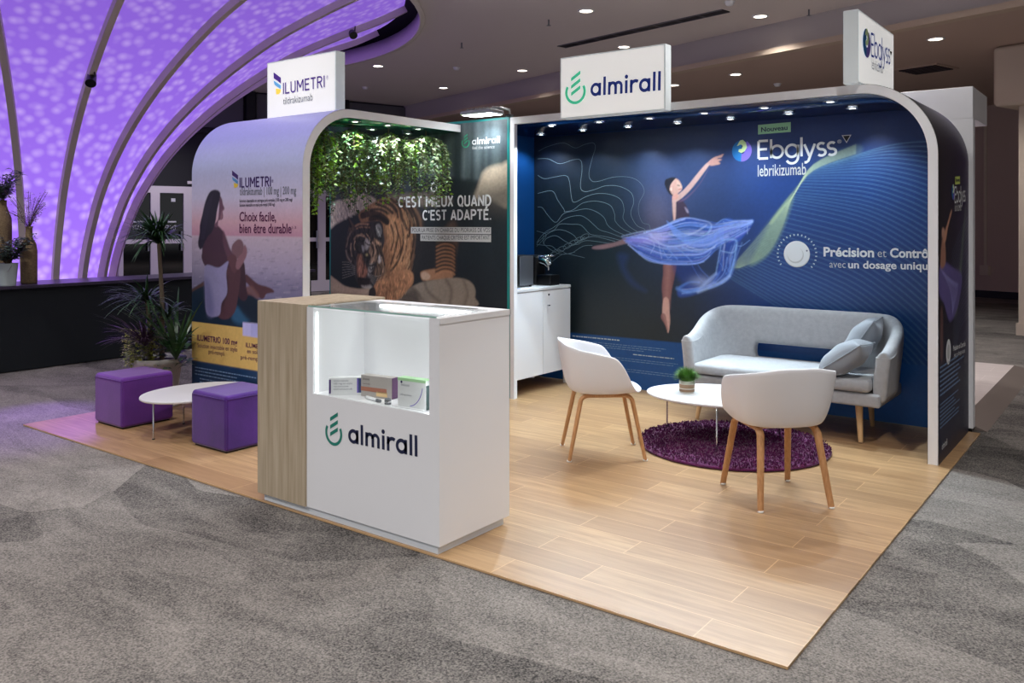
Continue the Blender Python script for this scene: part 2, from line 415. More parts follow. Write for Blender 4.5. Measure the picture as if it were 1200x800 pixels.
def carpet_mat():
    m = mat('carpet_grey', rgb(110, 106, 104), 0.95, spec=0.1); nt, b, L = nodes(m)
    tc = N(nt, 'ShaderNodeTexCoord')
    mp = N(nt, 'ShaderNodeMapping'); mp.inputs['Rotation'].default_value = (0, 0, R(25)); mp.inputs['Scale'].default_value = (0.55, 1.25, 1)
    wn = N(nt, 'ShaderNodeTexNoise'); wn.inputs['Scale'].default_value = 0.8
    mix = N(nt, 'ShaderNodeMixRGB'); mix.blend_type = 'LINEAR_LIGHT'; mix.inputs['Fac'].default_value = 0.12
    vo = N(nt, 'ShaderNodeTexVoronoi'); vo.inputs['Scale'].default_value = 0.75; vo.distance = 'MANHATTAN'
    sep = N(nt, 'ShaderNodeSeparateColor')
    no = N(nt, 'ShaderNodeTexNoise'); no.inputs['Scale'].default_value = 2.2; no.inputs['Detail'].default_value = 6; no.inputs['Roughness'].default_value = 0.65; no.inputs['Distortion'].default_value = 1.2
    fi = N(nt, 'ShaderNodeTexNoise'); fi.inputs['Scale'].default_value = 130; fi.inputs['Detail'].default_value = 2
    L.new(tc.outputs['Object'], mp.inputs['Vector']); L.new(mp.outputs['Vector'], mix.inputs['Color1']); L.new(tc.outputs['Object'], wn.inputs['Vector'])
    L.new(wn.outputs['Color'], mix.inputs['Color2']); L.new(mix.outputs['Color'], vo.inputs['Vector']); L.new(vo.outputs['Color'], sep.inputs['Color'])
    L.new(mp.outputs['Vector'], no.inputs['Vector']); L.new(tc.outputs['Object'], fi.inputs['Vector'])
    def math_(op, a, bb):
        n = N(nt, 'ShaderNodeMath', operation=op)
        for i, q in enumerate((a, bb)):
            if isinstance(q, (int, float)): n.inputs[i].default_value = q
            else: L.new(q, n.inputs[i])
        return n.outputs[0]
    s = math_('ADD', math_('MULTIPLY', sep.outputs['Red'], 0.30), math_('MULTIPLY', no.outputs['Fac'], 0.75))
    s = math_('ADD', s, math_('MULTIPLY', math_('SUBTRACT', fi.outputs['Fac'], 0.5), 1.2))
    cr = N(nt, 'ShaderNodeValToRGB'); cr.color_ramp.elements[0].position = 0.18; cr.color_ramp.elements[1].position = 0.92
    cr.color_ramp.elements[0].color = (*rgb(54, 52, 52), 1); cr.color_ramp.elements[1].color = (*rgb(156, 149, 143), 1)
    L.new(s, cr.inputs['Fac']); L.new(cr.outputs['Color'], b.inputs['Base Color'])
    bp = N(nt, 'ShaderNodeBump'); bp.inputs['Strength'].default_value = 0.5; bp.inputs['Distance'].default_value = 0.01
    L.new(fi.outputs['Fac'], bp.inputs['Height']); L.new(bp.outputs['Normal'], b.inputs['Normal'])
    return m

def plank_mat(name, c1, c2, c3, rough, plank=(1.22, 0.2), axis=0):
    m = mat(name, c1, rough); nt, b, L = nodes(m)
    tc = N(nt, 'ShaderNodeTexCoord')
    br = N(nt, 'ShaderNodeTexBrick'); br.offset = 0.37; br.offset_frequency = 2
    br.inputs['Scale'].default_value = 1.0; br.inputs['Brick Width'].default_value = plank[0]; br.inputs['Row Height'].default_value = plank[1]
    br.inputs['Mortar Size'].default_value = 0.0022; br.inputs['Mortar Smooth'].default_value = 0.1; br.inputs['Bias'].default_value = 0
    br.inputs['Color1'].default_value = (0, 0, 0, 1); br.inputs['Color2'].default_value = (1, 1, 1, 1); br.inputs['Mortar'].default_value = (0.5, 0.5, 0.5, 1)
    L.new(tc.outputs['Object'], br.inputs['Vector'])
    # grain, shifted from plank to plank
    sh = N(nt, 'ShaderNodeVectorMath', operation='MULTIPLY_ADD'); sh.inputs[1].default_value = (7, 3, 0)
    L.new(br.outputs['Color'], sh.inputs[0]); L.new(tc.outputs['Object'], sh.inputs[2])
    mp = N(nt, 'ShaderNodeMapping'); mp.inputs['Scale'].default_value = (1.3, 16, 1)
    L.new(sh.outputs[0], mp.inputs['Vector'])
    g = N(nt, 'ShaderNodeTexNoise'); g.inputs['Scale'].default_value = 1.6; g.inputs['Detail'].default_value = 7; g.inputs['Roughness'].default_value = 0.62; g.inputs['Distortion'].default_value = 0.6
    L.new(mp.outputs['Vector'], g.inputs['Vector'])
    cr = N(nt, 'ShaderNodeValToRGB'); e = cr.color_ramp.elements
    e[0].position = 0.28; e[0].color = (*c3, 1); e[1].position = 0.72; e[1].color = (*c1, 1)
    L.new(g.outputs['Fac'], cr.inputs['Fac'])
    tint = N(nt, 'ShaderNodeMixRGB'); tint.blend_type = 'MIX'; tint.inputs['Color2'].default_value = (*c2, 1)
    sc = N(nt, 'ShaderNodeMath', operation='MULTIPLY'); sc.inputs[1].default_value = 0.62
    L.new(br.outputs['Color'], sc.inputs[0]); L.new(sc.outputs[0], tint.inputs['Fac']); L.new(cr.outputs['Color'], tint.inputs['Color1'])
    mo = N(nt, 'ShaderNodeMixRGB'); mo.blend_type = 'MIX'; mo.inputs['Color2'].default_value = (*[v * 1.25 for v in c1], 1)
    mf = N(nt, 'ShaderNodeMath', operation='MULTIPLY'); mf.inputs[1].default_value = 0.7
    L.new(br.outputs['Fac'], mf.inputs[0]); L.new(mf.outputs[0], mo.inputs['Fac']); L.new(tint.outputs['Color'], mo.inputs['Color1'])
    L.new(mo.outputs['Color'], b.inputs['Base Color'])
    return m

M = {}
M['carpet'] = carpet_mat()
M['wood_floor'] = plank_mat('oak_vinyl', rgb(194, 158, 116), rgb(140, 106, 74), rgb(148, 115, 80), 0.36, (.98, .185))
M['white'] = mat('white_laminate', rgb(238, 238, 241), 0.45)
M['white_gloss'] = mat('white_gloss', rgb(232, 232, 234), 0.3)
M['ceiling'] = mat('ceiling_paint', rgb(222, 212, 206), 0.9, bump=(30, 0.05))
M['beam'] = mat('beam_paint', rgb(184, 177, 175), 0.9)
M['beam_lip'] = mat('beam_edge_lit', rgb(196, 176, 156), 0.7)  # brightness of the lit lower edge put into its colour
M['brown_wall'] = mat('brown_wall_paint', rgb(188, 165, 153), 0.8)
M['soffit'] = mat('brown_soffit_paint', rgb(194, 169, 155), 0.85)
M['dark_wall'] = mat('dark_wall', rgb(22, 23, 28), 0.6)
M['dark_panel'] = mat('grey_blind', rgb(92, 92, 98), 0.7)
M['column'] = mat('beige_plaster', rgb(206, 190, 172), 0.8)
M['door_metal'] = mat('door_frame_metal', rgb(206, 198, 204), 0.4)
M['dark_glass'] = mat('dark_glass', rgb(8, 9, 12), 0.06)
M['lamp'] = mat('lamp_glow', (1, 1, 1), 0.5, emit=(1.0, 0.86, 0.68), estr=9)
M['lamp_cool'] = mat('lamp_glow_cool', (1, 1, 1), 0.5, emit=(0.9, 0.96, 1.0), estr=14)
M['black'] = mat('black_plastic', rgb(14, 14, 16), 0.35)
M['chrome'] = mat('chrome', rgb(210, 212, 216), 0.18, 1.0)
M['steel'] = mat('brushed_steel', rgb(170, 172, 176), 0.35, 0.9)
M['grey_metal'] = mat('grey_metal', rgb(120, 122, 126), 0.4, 0.6)

# ------------------------------------------------------------------ floor, ceiling, walls
f = MB(); cs = [hp(17.2, -14), hp(-22, -14), hp(-22, 18), hp(17.2, 18)]
f.prism([(p.x, p.y) for p in cs], -0.10, -0.012)
struct(fixn(f.build('floor', M['carpet'])))

AX = Vector((-11.075, 2.29, 0)); RIM = 5.22
def ring_ceiling():
    c = (0.96 * 11.075 + 0.28 * 2.29, 0.28 * -11.075 + 0.96 * 2.29)
    h0, h1, p0, p1 = -22, 16.9, -14, 7.92
    ang = sorted(list(np.linspace(0, 2 * math.pi, 96, endpoint=False)) + [math.atan2(pp - c[1], hh - c[0]) % (2 * math.pi) for hh in (h0, h1) for pp in (p0, p1)])
    P = []
    for t in ang:
        dx, dy = math.cos(t), math.sin(t); k = 1e9
        if dx > 1e-9: k = min(k, (h1 - c[0]) / dx)
        if dx < -1e-9: k = min(k, (h0 - c[0]) / dx)
        if dy > 1e-9: k = min(k, (p1 - c[1]) / dy)
        if dy < -1e-9: k = min(k, (p0 - c[1]) / dy)
        P.append((hp(c[0] + RIM * dx, c[1] + RIM * dy), hp(c[0] + k * dx, c[1] + k * dy)))
    n = len(P); mb = MB(); v = []
    for z in (4.48, 4.60):
        for a, b in P: v += [(a.x, a.y, z), (b.x, b.y, z)]
    fs = []
    for i in range(n):
        j = (i + 1) % n; a, b, c2, d = 2 * i, 2 * i + 1, 2 * j + 1, 2 * j; o = 2 * n
        fs += [(a, b, c2, d), (o + a, o + d, o + c2, o + b), (b, o + b, o + c2, c2), (a, d, o + d, o + a)]
    return mb.add(v, fs)
struct(fixn(ring_ceiling().build('ceiling', M['ceiling'])))

def hp_box(mb, h0, h1, p0, p1, z0, z1, mi=0):
    q = [hp(h0, p0), hp(h1, p0), hp(h1, p1), hp(h0, p1)]
    if h1 > h0: q = q[::-1]
    return mb.prism([(a.x, a.y) for a in q], z0, z1, mi)
m_ = MB(); hp_box(m_, -22, 16.9, 7.92, 18, 4.07, 4.30); struct(fixn(m_.build('ceiling_low', M['soffit'])))
m_ = MB(); hp_box(m_, -22, 16.9, 7.86, 7.92, 4.07, 4.48); struct(fixn(m_.build('beam', M['beam'])))
m_ = MB(); hp_box(m_, -22, 16.9, 7.80, 7.98, 4.03, 4.11); struct(fixn(m_.build('trim_1', M['beam_lip'])))
m_ = MB(); hp_box(m_, -22, 17.1, 16.3, 16.5, -0.01, 4.3); struct(fixn(m_.build('wall_back', M['brown_wall'])))
m_ = MB(); hp_box(m_, -22, 16.9, 16.26, 16.3, -0.01, 0.14); struct(fixn(m_.build('baseboard_back', M['dark_wall'])))
m_ = MB(); hp_box(m_, 16.7, 16.9, -14, 16.5, -0.01, 4.6); struct(fixn(m_.build('wall_left', M['dark_wall'])))
# high windows with grey blinds between dark posts on the left wall
k = 0
for p0 in np.arange(-4.9, 15.5, 2.25):
    k += 1
    m_ = MB(); hp_box(m_, 16.62, 16.7, p0, p0 + 1.95, 3.62, 4.44)
    w = struct(m_.build('window_%d' % k, M['dark_panel']))
    m_ = MB(); hp_box(m_, 16.52, 16.7, p0 - 0.25, p0 - 0.06, 3.4, 4.47); m_.build('window_post', M['dark_wall'], w)
    m_ = MB(); hp_box(m_, 16.58, 16.7, p0 - 0.06, p0 + 2.0, 3.50, 3.60); m_.build('window_sill', M['dark_wall'], w)

# glazed doors in the left wall
M['sticker'] = mat('self_lit_sticker', rgb(190, 190, 195), 0.6, emit=rgb(120, 125, 130), estr=0.25)  # faint emission stands in for light falling on the stickers
def glazed_door(i, p0, p1, stile=0.09, z1=2.34, rail=1.2, sign=True):
    # frame members are children of the leaf
    g = MB(); hp_box(g, 16.63, 16.66, p0, p1, 0.0, z1)
    d = struct(g.build('door_%d' % i, M['dark_glass']))
    fr = MB()
    hp_box(fr, 16.58, 16.70, p0, p0 + stile, 0, z1); hp_box(fr, 16.58, 16.70, p1 - stile, p1, 0, z1)
    hp_box(fr, 16.58, 16.70, p0 + stile, p1 - stile, z1 - 0.14, z1); hp_box(fr, 16.58, 16.70, p0 + stile, p1 - stile, rail - 0.05, rail + 0.04)
    hp_box(fr, 16.58, 16.70, p0 + stile, p1 - stile, 0, 0.25)
    fr.build('door_frame', M['door_metal'], d)
    hn = MB(); q = hp(16.54, p1 - stile - 0.05); hn.tube([(q.x, q.y, 1.0), (q.x, q.y, 1.4)], 0.018); hn.build('door_handle', M['steel'], d)
    return d
def left_wall_p(px):          # position along the left wall seen at this column of the photograph
    d = FW + RT * (px - 600) / F_PX; t = (16.65 - (HX @ CAM[:2])) / (HX @ d[:2]); q = CAM + d * t; return float(PX @ q[:2])
for i, (a, b) in enumerate([(138, 181), (181, 219.5), (219.5, 262), (340, 376), (376, 420)]):
    glazed_door(i + 1, left_wall_p(a), left_wall_p(b))
# metal bar above the third door, and lettering on the first two
m_ = MB(); hp_box(m_, 16.60, 16.62, left_wall_p(219), left_wall_p(262), 2.40, 2.46); struct(m_.build('trim_2', M['door_metal']))
def on_left_wall(u, v, n):
    q = HX * (16.62 - n)
    return np.stack([q[0] + PX[0] * u, q[1] + PX[1] * u, v], -1)
ink = Ink()
for a, b in [(155, 169), (193, 206)]:
    za = 1.566 - 4 * 17.3 / F_PX; ink.text('START', (left_wall_p(a), za - 0.06), (left_wall_p(b), za - 0.06), 0.09, M['sticker'])
    ink.poly([(left_wall_p(a), za + 0.09), (left_wall_p(b), za + 0.09), (left_wall_p(b), za + 0.12), (left_wall_p(a), za + 0.12)], M['sticker'])
    ink.poly([(left_wall_p(a + 7), 2.02), (left_wall_p(a + 12), 2.02), (left_wall_p(a + 12), 2.09), (left_wall_p(a + 7), 2.09)], M['sticker'])
o = ink.build('door_lettering', on_left_wall, bpy.data.objects['door_1'])

# column with its thicker head, right of the stand
def px_hp(px, p):             # h where a column of the photograph meets the plane p
    d = FW + RT * (px - 600) / F_PX; t = (p - (PX @ CAM[:2])) / (PX @ d[:2]); q = CAM + d * t; return float(HX @ q[:2])
hL = px_hp(1193, 10.3); hB = px_hp(1163, 10.1)
m_ = MB(); hp_box(m_, hL - 1.0, hL, 10.3, 11.2, -0.01, 4.09); col_ = struct(bev(m_.build('column', M['column']), 0.02))
m_ = MB(); hp_box(m_, hB - 1.6, hB, 10.1, 11.5, 3.22, 4.068); b_ = bev(m_.build('column_head', M['column'], col_), 0.06)
m_ = MB(); hp_box(m_, hL - 1.02, hL + 0.02, 10.28, 11.22, -0.01, 0.16); m_.build('baseboard', M['column'], col_)
# lighter pier far behind the sign
m_ = MB(); hp_box(m_, px_hp(996, 15.6), px_hp(947, 15.6), 15.4, 16.3, 0, 4.07); w_ = struct(m_.build('wall_pier', M['soffit']))
m_ = MB(); hp_box(m_, px_hp(965, 15.4), px_hp(961, 15.4), 15.37, 15.4, 0, 4.07); m_.build('pier_strip', M['white'], w_)

# ------------------------------------------------------------------ ceiling fittings
def downlight(loc, label, power, n):
    t = thing('ceiling_downlight', label, 'ceiling light', loc)
    mb = MB(); mb.lathe([(0.115, 0.0), (0.115, -0.012), (0.09, -0.014), (0.088, 0.0)], loc, 28); mb.build('trim_ring', M['white'], t)
    mb = MB(); mb.lathe([(0.0, -0.006), (0.088, -0.006)], loc, 28); mb.build('lens', M['lamp'], t)
    spot('downlight_beam', (loc[0], loc[1], loc[2] - 0.03), (loc[0], loc[1], 0), power, 120, 0.7, 0.09, NEUT, t)
DL = [((686.8, 12.3), 4.48, 'round recessed ceiling light nearest the long black air slot, on its near side'),
      ((731, 54.5), 4.48, 'round recessed ceiling light just above the teal emblem lightbox'),
      ((612, 82.3), 4.48, 'round recessed ceiling light to the left of the middle lightbox'),
      ((519.6, 102.6), 4.48, 'small round ceiling light farthest back above the leafy canopy end'),
      ((891, 18.7), 4.48, 'round recessed ceiling light between the black air slot and the beam'),
      ((443, 77), 4.48, 'round ceiling light beside the purple funnel rim'),
      ((789.7, 99.4), 4.07, 'ceiling light on the brown low ceiling touching the middle lightbox side'),
      ((862, 86.8), 4.07, 'ceiling light on the brown low ceiling midway along the blue stand'),
      ((1096.5, 45.3), 4.07, 'ceiling light on the brown low ceiling right of the tall lightbox')]
for n, ((px, py), z, lab) in enumerate(DL):
    q = un(px, py, 'z', z); downlight((q[0], q[1], z), lab, 200, n)
# long black slot and square grille
def slot_thing(name, a, b, w, z, label):
    a, b = Vector(a), Vector(b); d = (b - a).normalized(); n_ = Vector((-d.y, d.x, 0)) * w / 2; c = (a + b) / 2
    t = thing(name, label, 'air vent', (c.x, c.y, z))
    mb = MB(); q = [a - n_, b - n_, b + n_, a + n_]; mb.prism([(p.x, p.y) for p in q], z - 0.012, z - 0.001); mb.build('slot', M['black'], t)
    fr = MB()
    for s in (-1, 1):
        o = n_ * s; o2 = n_ * s * 1.15
        q = [a + o, b + o, b + o2, a + o2]; q = q if s < 0 else q[::-1]; fr.prism([(p.x, p.y) for p in q[::-1]], z - 0.016, z - 0.001)
    fixn(fr.build('frame', M['grey_metal'], t))
    for k in range(1, 8):
        br = MB(); c = a + (b - a) * k / 8; q = [c - n_ - d * 0.02, c - n_ + d * 0.02, c + n_ + d * 0.02, c + n_ - d * 0.02]; br.prism([(p.x, p.y) for p in q], z - 0.014, z - 0.011); br.build('slot_bar', M['grey_metal'], t)
a = un(658, 54.5, 'z', 4.48); b = un(850.5, 12, 'z', 4.48)
slot_thing('air_slot', (a[0], a[1], 0), (b[0], b[1], 0), 0.17, 4.48, 'long narrow black air slot in the hall ceiling')
qa = un(1060, 81, 'z', 4.07); qb = un(1110, 80, 'z', 4.07); qm = (qa + qb) / 2
t = thing('ceiling_grille', 'dark square air grille in the brown low ceiling beside the column head', 'air vent', (qm[0], qm[1], 4.07))
mb = MB(); q = [hp(HX @ qm[:2] + i * 0.36, PX @ qm[:2] + j * 0.36) for i, j in ((-1, -1), (-1, 1), (1, 1), (1, -1))]; mb.prism([(p.x, p.y) for p in q], 4.055, 4.069); fixn(mb.build('frame', M['soffit'], t))
for k in range(6):
    mb = MB(); pk = PX @ qm[:2] - 0.25 + k * 0.1; hp_box(mb, HX @ qm[:2] - 0.3, HX @ qm[:2] + 0.3, pk - 0.03, pk + 0.03, 4.04, 4.055); mb.build('slat', M['black'], t)
def detector(px, py, z, label):
    q = un(px, py, 'z', z); t = thing('smoke_detector', label, 'smoke detector', (q[0], q[1], z))
    mb = MB(); mb.lathe([(0.0, -0.05), (0.04, -0.05), (0.055, -0.035), (0.06, 0.0)], (q[0], q[1], z), 20); mb.build('housing', M['white'], t)
    mb = MB(); mb.lathe([(0.07, -0.008), (0.07, 0.0)], (q[0], q[1], z), 20); mb.lathe([(0.0, -0.008), (0.07, -0.008)], (q[0], q[1], z), 20); mb.build('base_plate', M['white'], t)
detector(535, 79, 4.48, 'small white smoke detector left of the middle lightbox, nearer the beam')
detector(428, 102, 4.48, 'small white smoke detector right of the purple funnel rim')
detector(855, 2, 4.48, 'white smoke detector at the far end of the black air slot')
detector(911, 98, 4.07, 'small white smoke detector on the brown low ceiling above the blue stand')
def sprinkler(px, py, label):
    q = un(px, py, 'z', 4.48); t = thing('sprinkler', label, 'sprinkler', (q[0], q[1], 4.48))
    mb = MB(); mb.tube([(q[0], q[1], 4.48), (q[0], q[1], 4.40)], 0.012, 8); mb.build('stem', M['grey_metal'], t)
    mb = MB(); mb.lathe([(0.0, -0.08), (0.035, -0.085), (0.0, -0.09)], (q[0], q[1], 4.48), 12); mb.build('deflector', M['grey_metal'], t)
sprinkler(643, 23, 'tiny sprinkler head in the ceiling left of the black air slot')
sprinkler(541, 50, 'tiny sprinkler head in the ceiling right of the purple funnel opening')
sprinkler(948, 11, 'tiny sprinkler head in the ceiling close to the tall right lightbox')
# conduit with a box on the brown wall
def back_wall(px, py, p=16.28):
    d = FW + RT * (px - 600) / F_PX + UPV * (CY - py) / F_PX; t = (p - (PX @ CAM[:2])) / (PX @ d[:2]); return CAM + d * t
q0 = back_wall(1154.5, 140); q1 = back_wall(1154.5, 312); q2 = back_wall(1155, 317)
t = thing('wall_conduit', 'pale vertical conduit ending in a box on the brown back wall', 'conduit', q2)
mb = MB(); mb.tube([q0, q1], 0.03, 10); mb.build('pipe', M['column'], t)
mb = MB(); hp_box(mb, HX @ q2[:2] - 0.09, HX @ q2[:2] + 0.09, 16.2, 16.3, q2[2] - 0.09, q2[2] + 0.11); fixn(mb.build('junction_box', M['column'], t))

# ------------------------------------------------------------------ the glowing purple funnel
def membrane_mat():
    m = mat('purple_membrane', rgb(110, 70, 190), 0.6); nt, b, L = nodes(m)
    tc = N(nt, 'ShaderNodeTexCoord'); vo = N(nt, 'ShaderNodeTexVoronoi'); vo.inputs['Scale'].default_value = 8.5; vo.feature = 'SMOOTH_F1'; vo.inputs['Smoothness'].default_value = 0.35
    no = N(nt, 'ShaderNodeTexNoise'); no.inputs['Scale'].default_value = 1.3; no.inputs['Detail'].default_value = 3
    L.new(tc.outputs['Object'], vo.inputs['Vector']); L.new(tc.outputs['Object'], no.inputs['Vector'])
    cr = N(nt, 'ShaderNodeValToRGB'); e = cr.color_ramp.elements
    e[0].position = 0.05; e[0].color = (*rgb(200, 166, 255), 1); e[1].position = 0.62; e[1].color = (*rgb(156, 110, 240), 1)
    md = N(nt, 'ShaderNodeMath', operation='MULTIPLY_ADD'); md.inputs[1].default_value = 0.16; 
    L.new(no.outputs['Fac'], md.inputs[0]); L.new(vo.outputs['Distance'], md.inputs[2])
    sb = N(nt, 'ShaderNodeMath', operation='SUBTRACT'); sb.inputs[1].default_value = 0.05
    L.new(md.outputs[0], sb.inputs[0]); L.new(sb.outputs[0], cr.inputs['Fac'])
    L.new(cr.outputs['Color'], b.inputs['Emission Color'])
    # the lamps behind stand low: the skin gives less light higher up
    sp = N(nt, 'ShaderNodeSeparateXYZ'); L.new(tc.outputs['Object'], sp.inputs[0])
    mr = N(nt, 'ShaderNodeMapRange'); mr.inputs['From Min'].default_value = 0.8; mr.inputs['From Max'].default_value = 4.5; mr.inputs['To Min'].default_value = 1.25; mr.inputs['To Max'].default_value = 0.66
    L.new(sp.outputs['Z'], mr.inputs['Value']); L.new(mr.outputs[0], b.inputs['Emission Strength'])
    b.inputs['Base Color'].default_value = (*rgb(60, 45, 90), 1)
    return m
M['membrane'] = membrane_mat(); M['rib'] = mat('grey_rib', rgb(206, 192, 186), 0.6)
M['void'] = mat('gap_shade', rgb(6, 6, 8), 0.9)
ZN = [0.0, 0.4, .8, 1.2, 1.6, 2.0, 2.5, 3.0, 3.5, 4.0, 4.35, 4.6, 4.8]
RN = [0.9, .9, .93, 1.01, 1.14, 1.31, 1.62, 2.05, 2.62, 3.35, 4.05, 4.62, 5.0]
prof = spline(list(zip(RN, ZN)), 4, False)
fun = thing('funnel_canopy', 'glowing purple funnel flaring from the bar up into the ceiling, with grey ribs', 'funnel canopy', (AX.x, AX.y, 0))
mb = MB(); mb.lathe([(r, z) for r, z in prof], (AX.x, AX.y, 0), 96); mb.build('membrane', M['membrane'], fun)
base_ang = math.atan2(CAM[1] - AX.y, CAM[0] - AX.x)
for k in range(18):
    t = base_ang + R(-6.5 + 20 * k)
    # angle measured from the line of sight: positive to the right
    c_, s_ = math.cos(t), math.sin(t); tx, ty = -s_, c_
    P = []
    for i, (r, z) in enumerate(prof):
        a0 = prof[max(i - 1, 0)]; a1 = prof[min(i + 1, len(prof) - 1)]; d = (a1 - a0) / (np.linalg.norm(a1 - a0) + 1e-9); nr, nz = d[1], -d[0]
        row = []
        for (w, q) in [(-0.036, 0.0), (-0.036, 0.095), (0.036, 0.095), (0.036, 0.0)]:
            rr, zz = r + nr * q, z + nz * q
            row.append((AX.x + rr * c_ + tx * w, AX.y + rr * s_ + ty * w, zz))
        P.append(row)
    mb = MB(); mb.grid(P, 0, False, True); fixn(mb.build('rib', M['rib'], fun))
mb = MB(); mb.lathe([(RIM - 0.02, 4.44), (RIM + 0.05, 4.44), (RIM + 0.05, 4.478), (RIM - 0.02, 4.70), (RIM - 0.02, 4.44)], (AX.x, AX.y, 0), 96); mb.build('rim', M['ceiling'], fun)
mb = MB(); mb.lathe([(4.6, 4.9), (5.6, 4.9), (5.6, 4.62)], (AX.x, AX.y, 0), 64); mb.build('dark_gap_sheet', M['void'], fun)  # black sheet stands for the unlit gap above the rim
def fun_pt(px_ang, z):
    r = float(np.interp(z, [q[1] for q in prof], [q[0] for q in prof])) + 0.15; t = base_ang + R(px_ang); return (AX.x + r * math.cos(t), AX.y + r * math.sin(t), z)

# two little black spotlights fixed to the ribs; one throws the purple pool on the corner of the planks
def rib_spot(label, ang, py, target, power):
    best = min(((abs(float(CY - F_PX * (q_[2] - CAM[2]) / ((np.array(q_) - CAM) @ FW)) - py), q_) for q_ in [fun_pt(ang, z) for z in np.linspace(1.5, 4.6, 200)]), key=lambda v: v[0])[1]
    t = thing('rib_spotlight', label, 'spotlight', best); b = Vector(best); d = (Vector(target) - b).normalized()
    mb = MB(); mb.tube([b - d * .06, b + d * .10], [.05, .06], 16); mb.build('lamp_head', M['black'], t)
    mb = MB(); mb.tube([b - d * .02 + Vector((.07, 0, 0)), b + Vector((.07, 0, .09)), b + Vector((-.07, 0, .09)), b - d * .02 + Vector((-.07, 0, 0))], .01, 8); mb.build('yoke', M['black'], t)
    mb = MB(); mb.tube([b + Vector((0, 0, .09)), b + Vector((0, 0, .115))], .03, 10); mb.build('clamp', M['black'], t)
    if power: spot('rib_beam', b + d * .12, target, power, 21, .8, .05, (.33, .12, 1.0), t)
rib_spot('small black spotlight on the second rib of the purple funnel from the left', 13.5, 91, (-6.05, .10, 0), 900)
rib_spot('small black spotlight high on the funnel rib above the left lightbox', 73.5, 38, (-3, 3, 0), 0)
spot('bar_carpet_fill', (-7.4, .6, 4.42), (-7.4, .9, 0), 420, 110, .7, .1, (.86, .92, 1))  # unseen cool fill added to brighten the carpet by the bar
# ------------------------------------------------------------------ the stand's floor
m_ = MB(); m_.box((-6, 0, -0.010), (0, 4.19, 0.0))
o = struct(m_.build('floor_oak_planks', M['wood_floor']), 'pale oak plank flooring of the stand, laid on the grey carpet')
# ------------------------------------------------------------------ ink colours
def ink_mat(name, c, emit=0.0): return mat(name, rgb(*c), 0.5, emit=rgb(*c) if emit else None, estr=emit)
I_WHITE = ink_mat('ink_white', (236, 238, 240)); I_NAVY = ink_mat('ink_navy', (20, 30, 80)); I_TEAL = ink_mat('ink_teal', (22, 128, 112))
I_LOGOGREEN = ink_mat('ink_mint', (70, 190, 150)); I_PURPLE = ink_mat('ink_purple', (66, 36, 112)); I_BLUE = ink_mat('ink_blue', (90, 150, 205))
I_YELLOW = ink_mat('ink_yellow', (240, 205, 70)); I_GREY = ink_mat('ink_grey', (120, 124, 140)); I_DARK = ink_mat('ink_dark', (40, 40, 58))
I_PLUM = ink_mat('ink_plum', (96, 36, 80)); I_PALE = ink_mat('ink_pale_grey', (205, 206, 206)); I_MINT = ink_mat('ink_tag_green', (160, 214, 172))
I_BLACK = ink_mat('ink_black', (10, 12, 18)); I_SKY = ink_mat('ink_sky', (135, 165, 215)); I_LEMON = ink_mat('ink_lemon', (205, 225, 110)); I_NAVYLOGO = ink_mat('ink_deep_navy', (18, 28, 66))
I_FINE = ink_mat('ink_fine_print', (120, 150, 190)); I_SILVER = ink_mat('ink_silver', (190, 205, 210)); I_VIOLET = ink_mat('ink_violet', (120, 100, 200)); I_LIME = ink_mat('ink_lime', (205, 232, 170)); I_COBALT = ink_mat('ink_cobalt', (20, 110, 180))
L_NAVY = ink_mat('glass_navy', (26, 44, 110), 0.55); L_MINT = ink_mat('glass_mint', (62, 180, 140), 0.6); L_PURPLE = ink_mat('glass_purple', (70, 40, 125), 0.5)
L_GREY = ink_mat('glass_grey', (96, 102, 116), 0.2); L_YELLOW = ink_mat('glass_yellow', (238, 205, 80), 0.6); L_BLUE = ink_mat('glass_blue', (96, 158, 205), 0.6); L_LIME = ink_mat('glass_lime', (150, 205, 130), 0.6)
PRINT = print_mat('printed_vinyl')

def fine_print(ink, u0, u1, v1, rows, dv, m, ragged=0.25, th=0.35, seed=0):
    r = np.random.default_rng(seed)
    for k in range(rows):
        v = v1 - k * dv; e = u1 - (u1 - u0) * ragged * r.random(); u = u0
        while u < e:
            w = min(r.uniform(0.012, 0.05), e - u); ink.poly([(u, v), (u + w, v), (u + w, v + dv * th), (u, v + dv * th)], m); u += w + 0.008

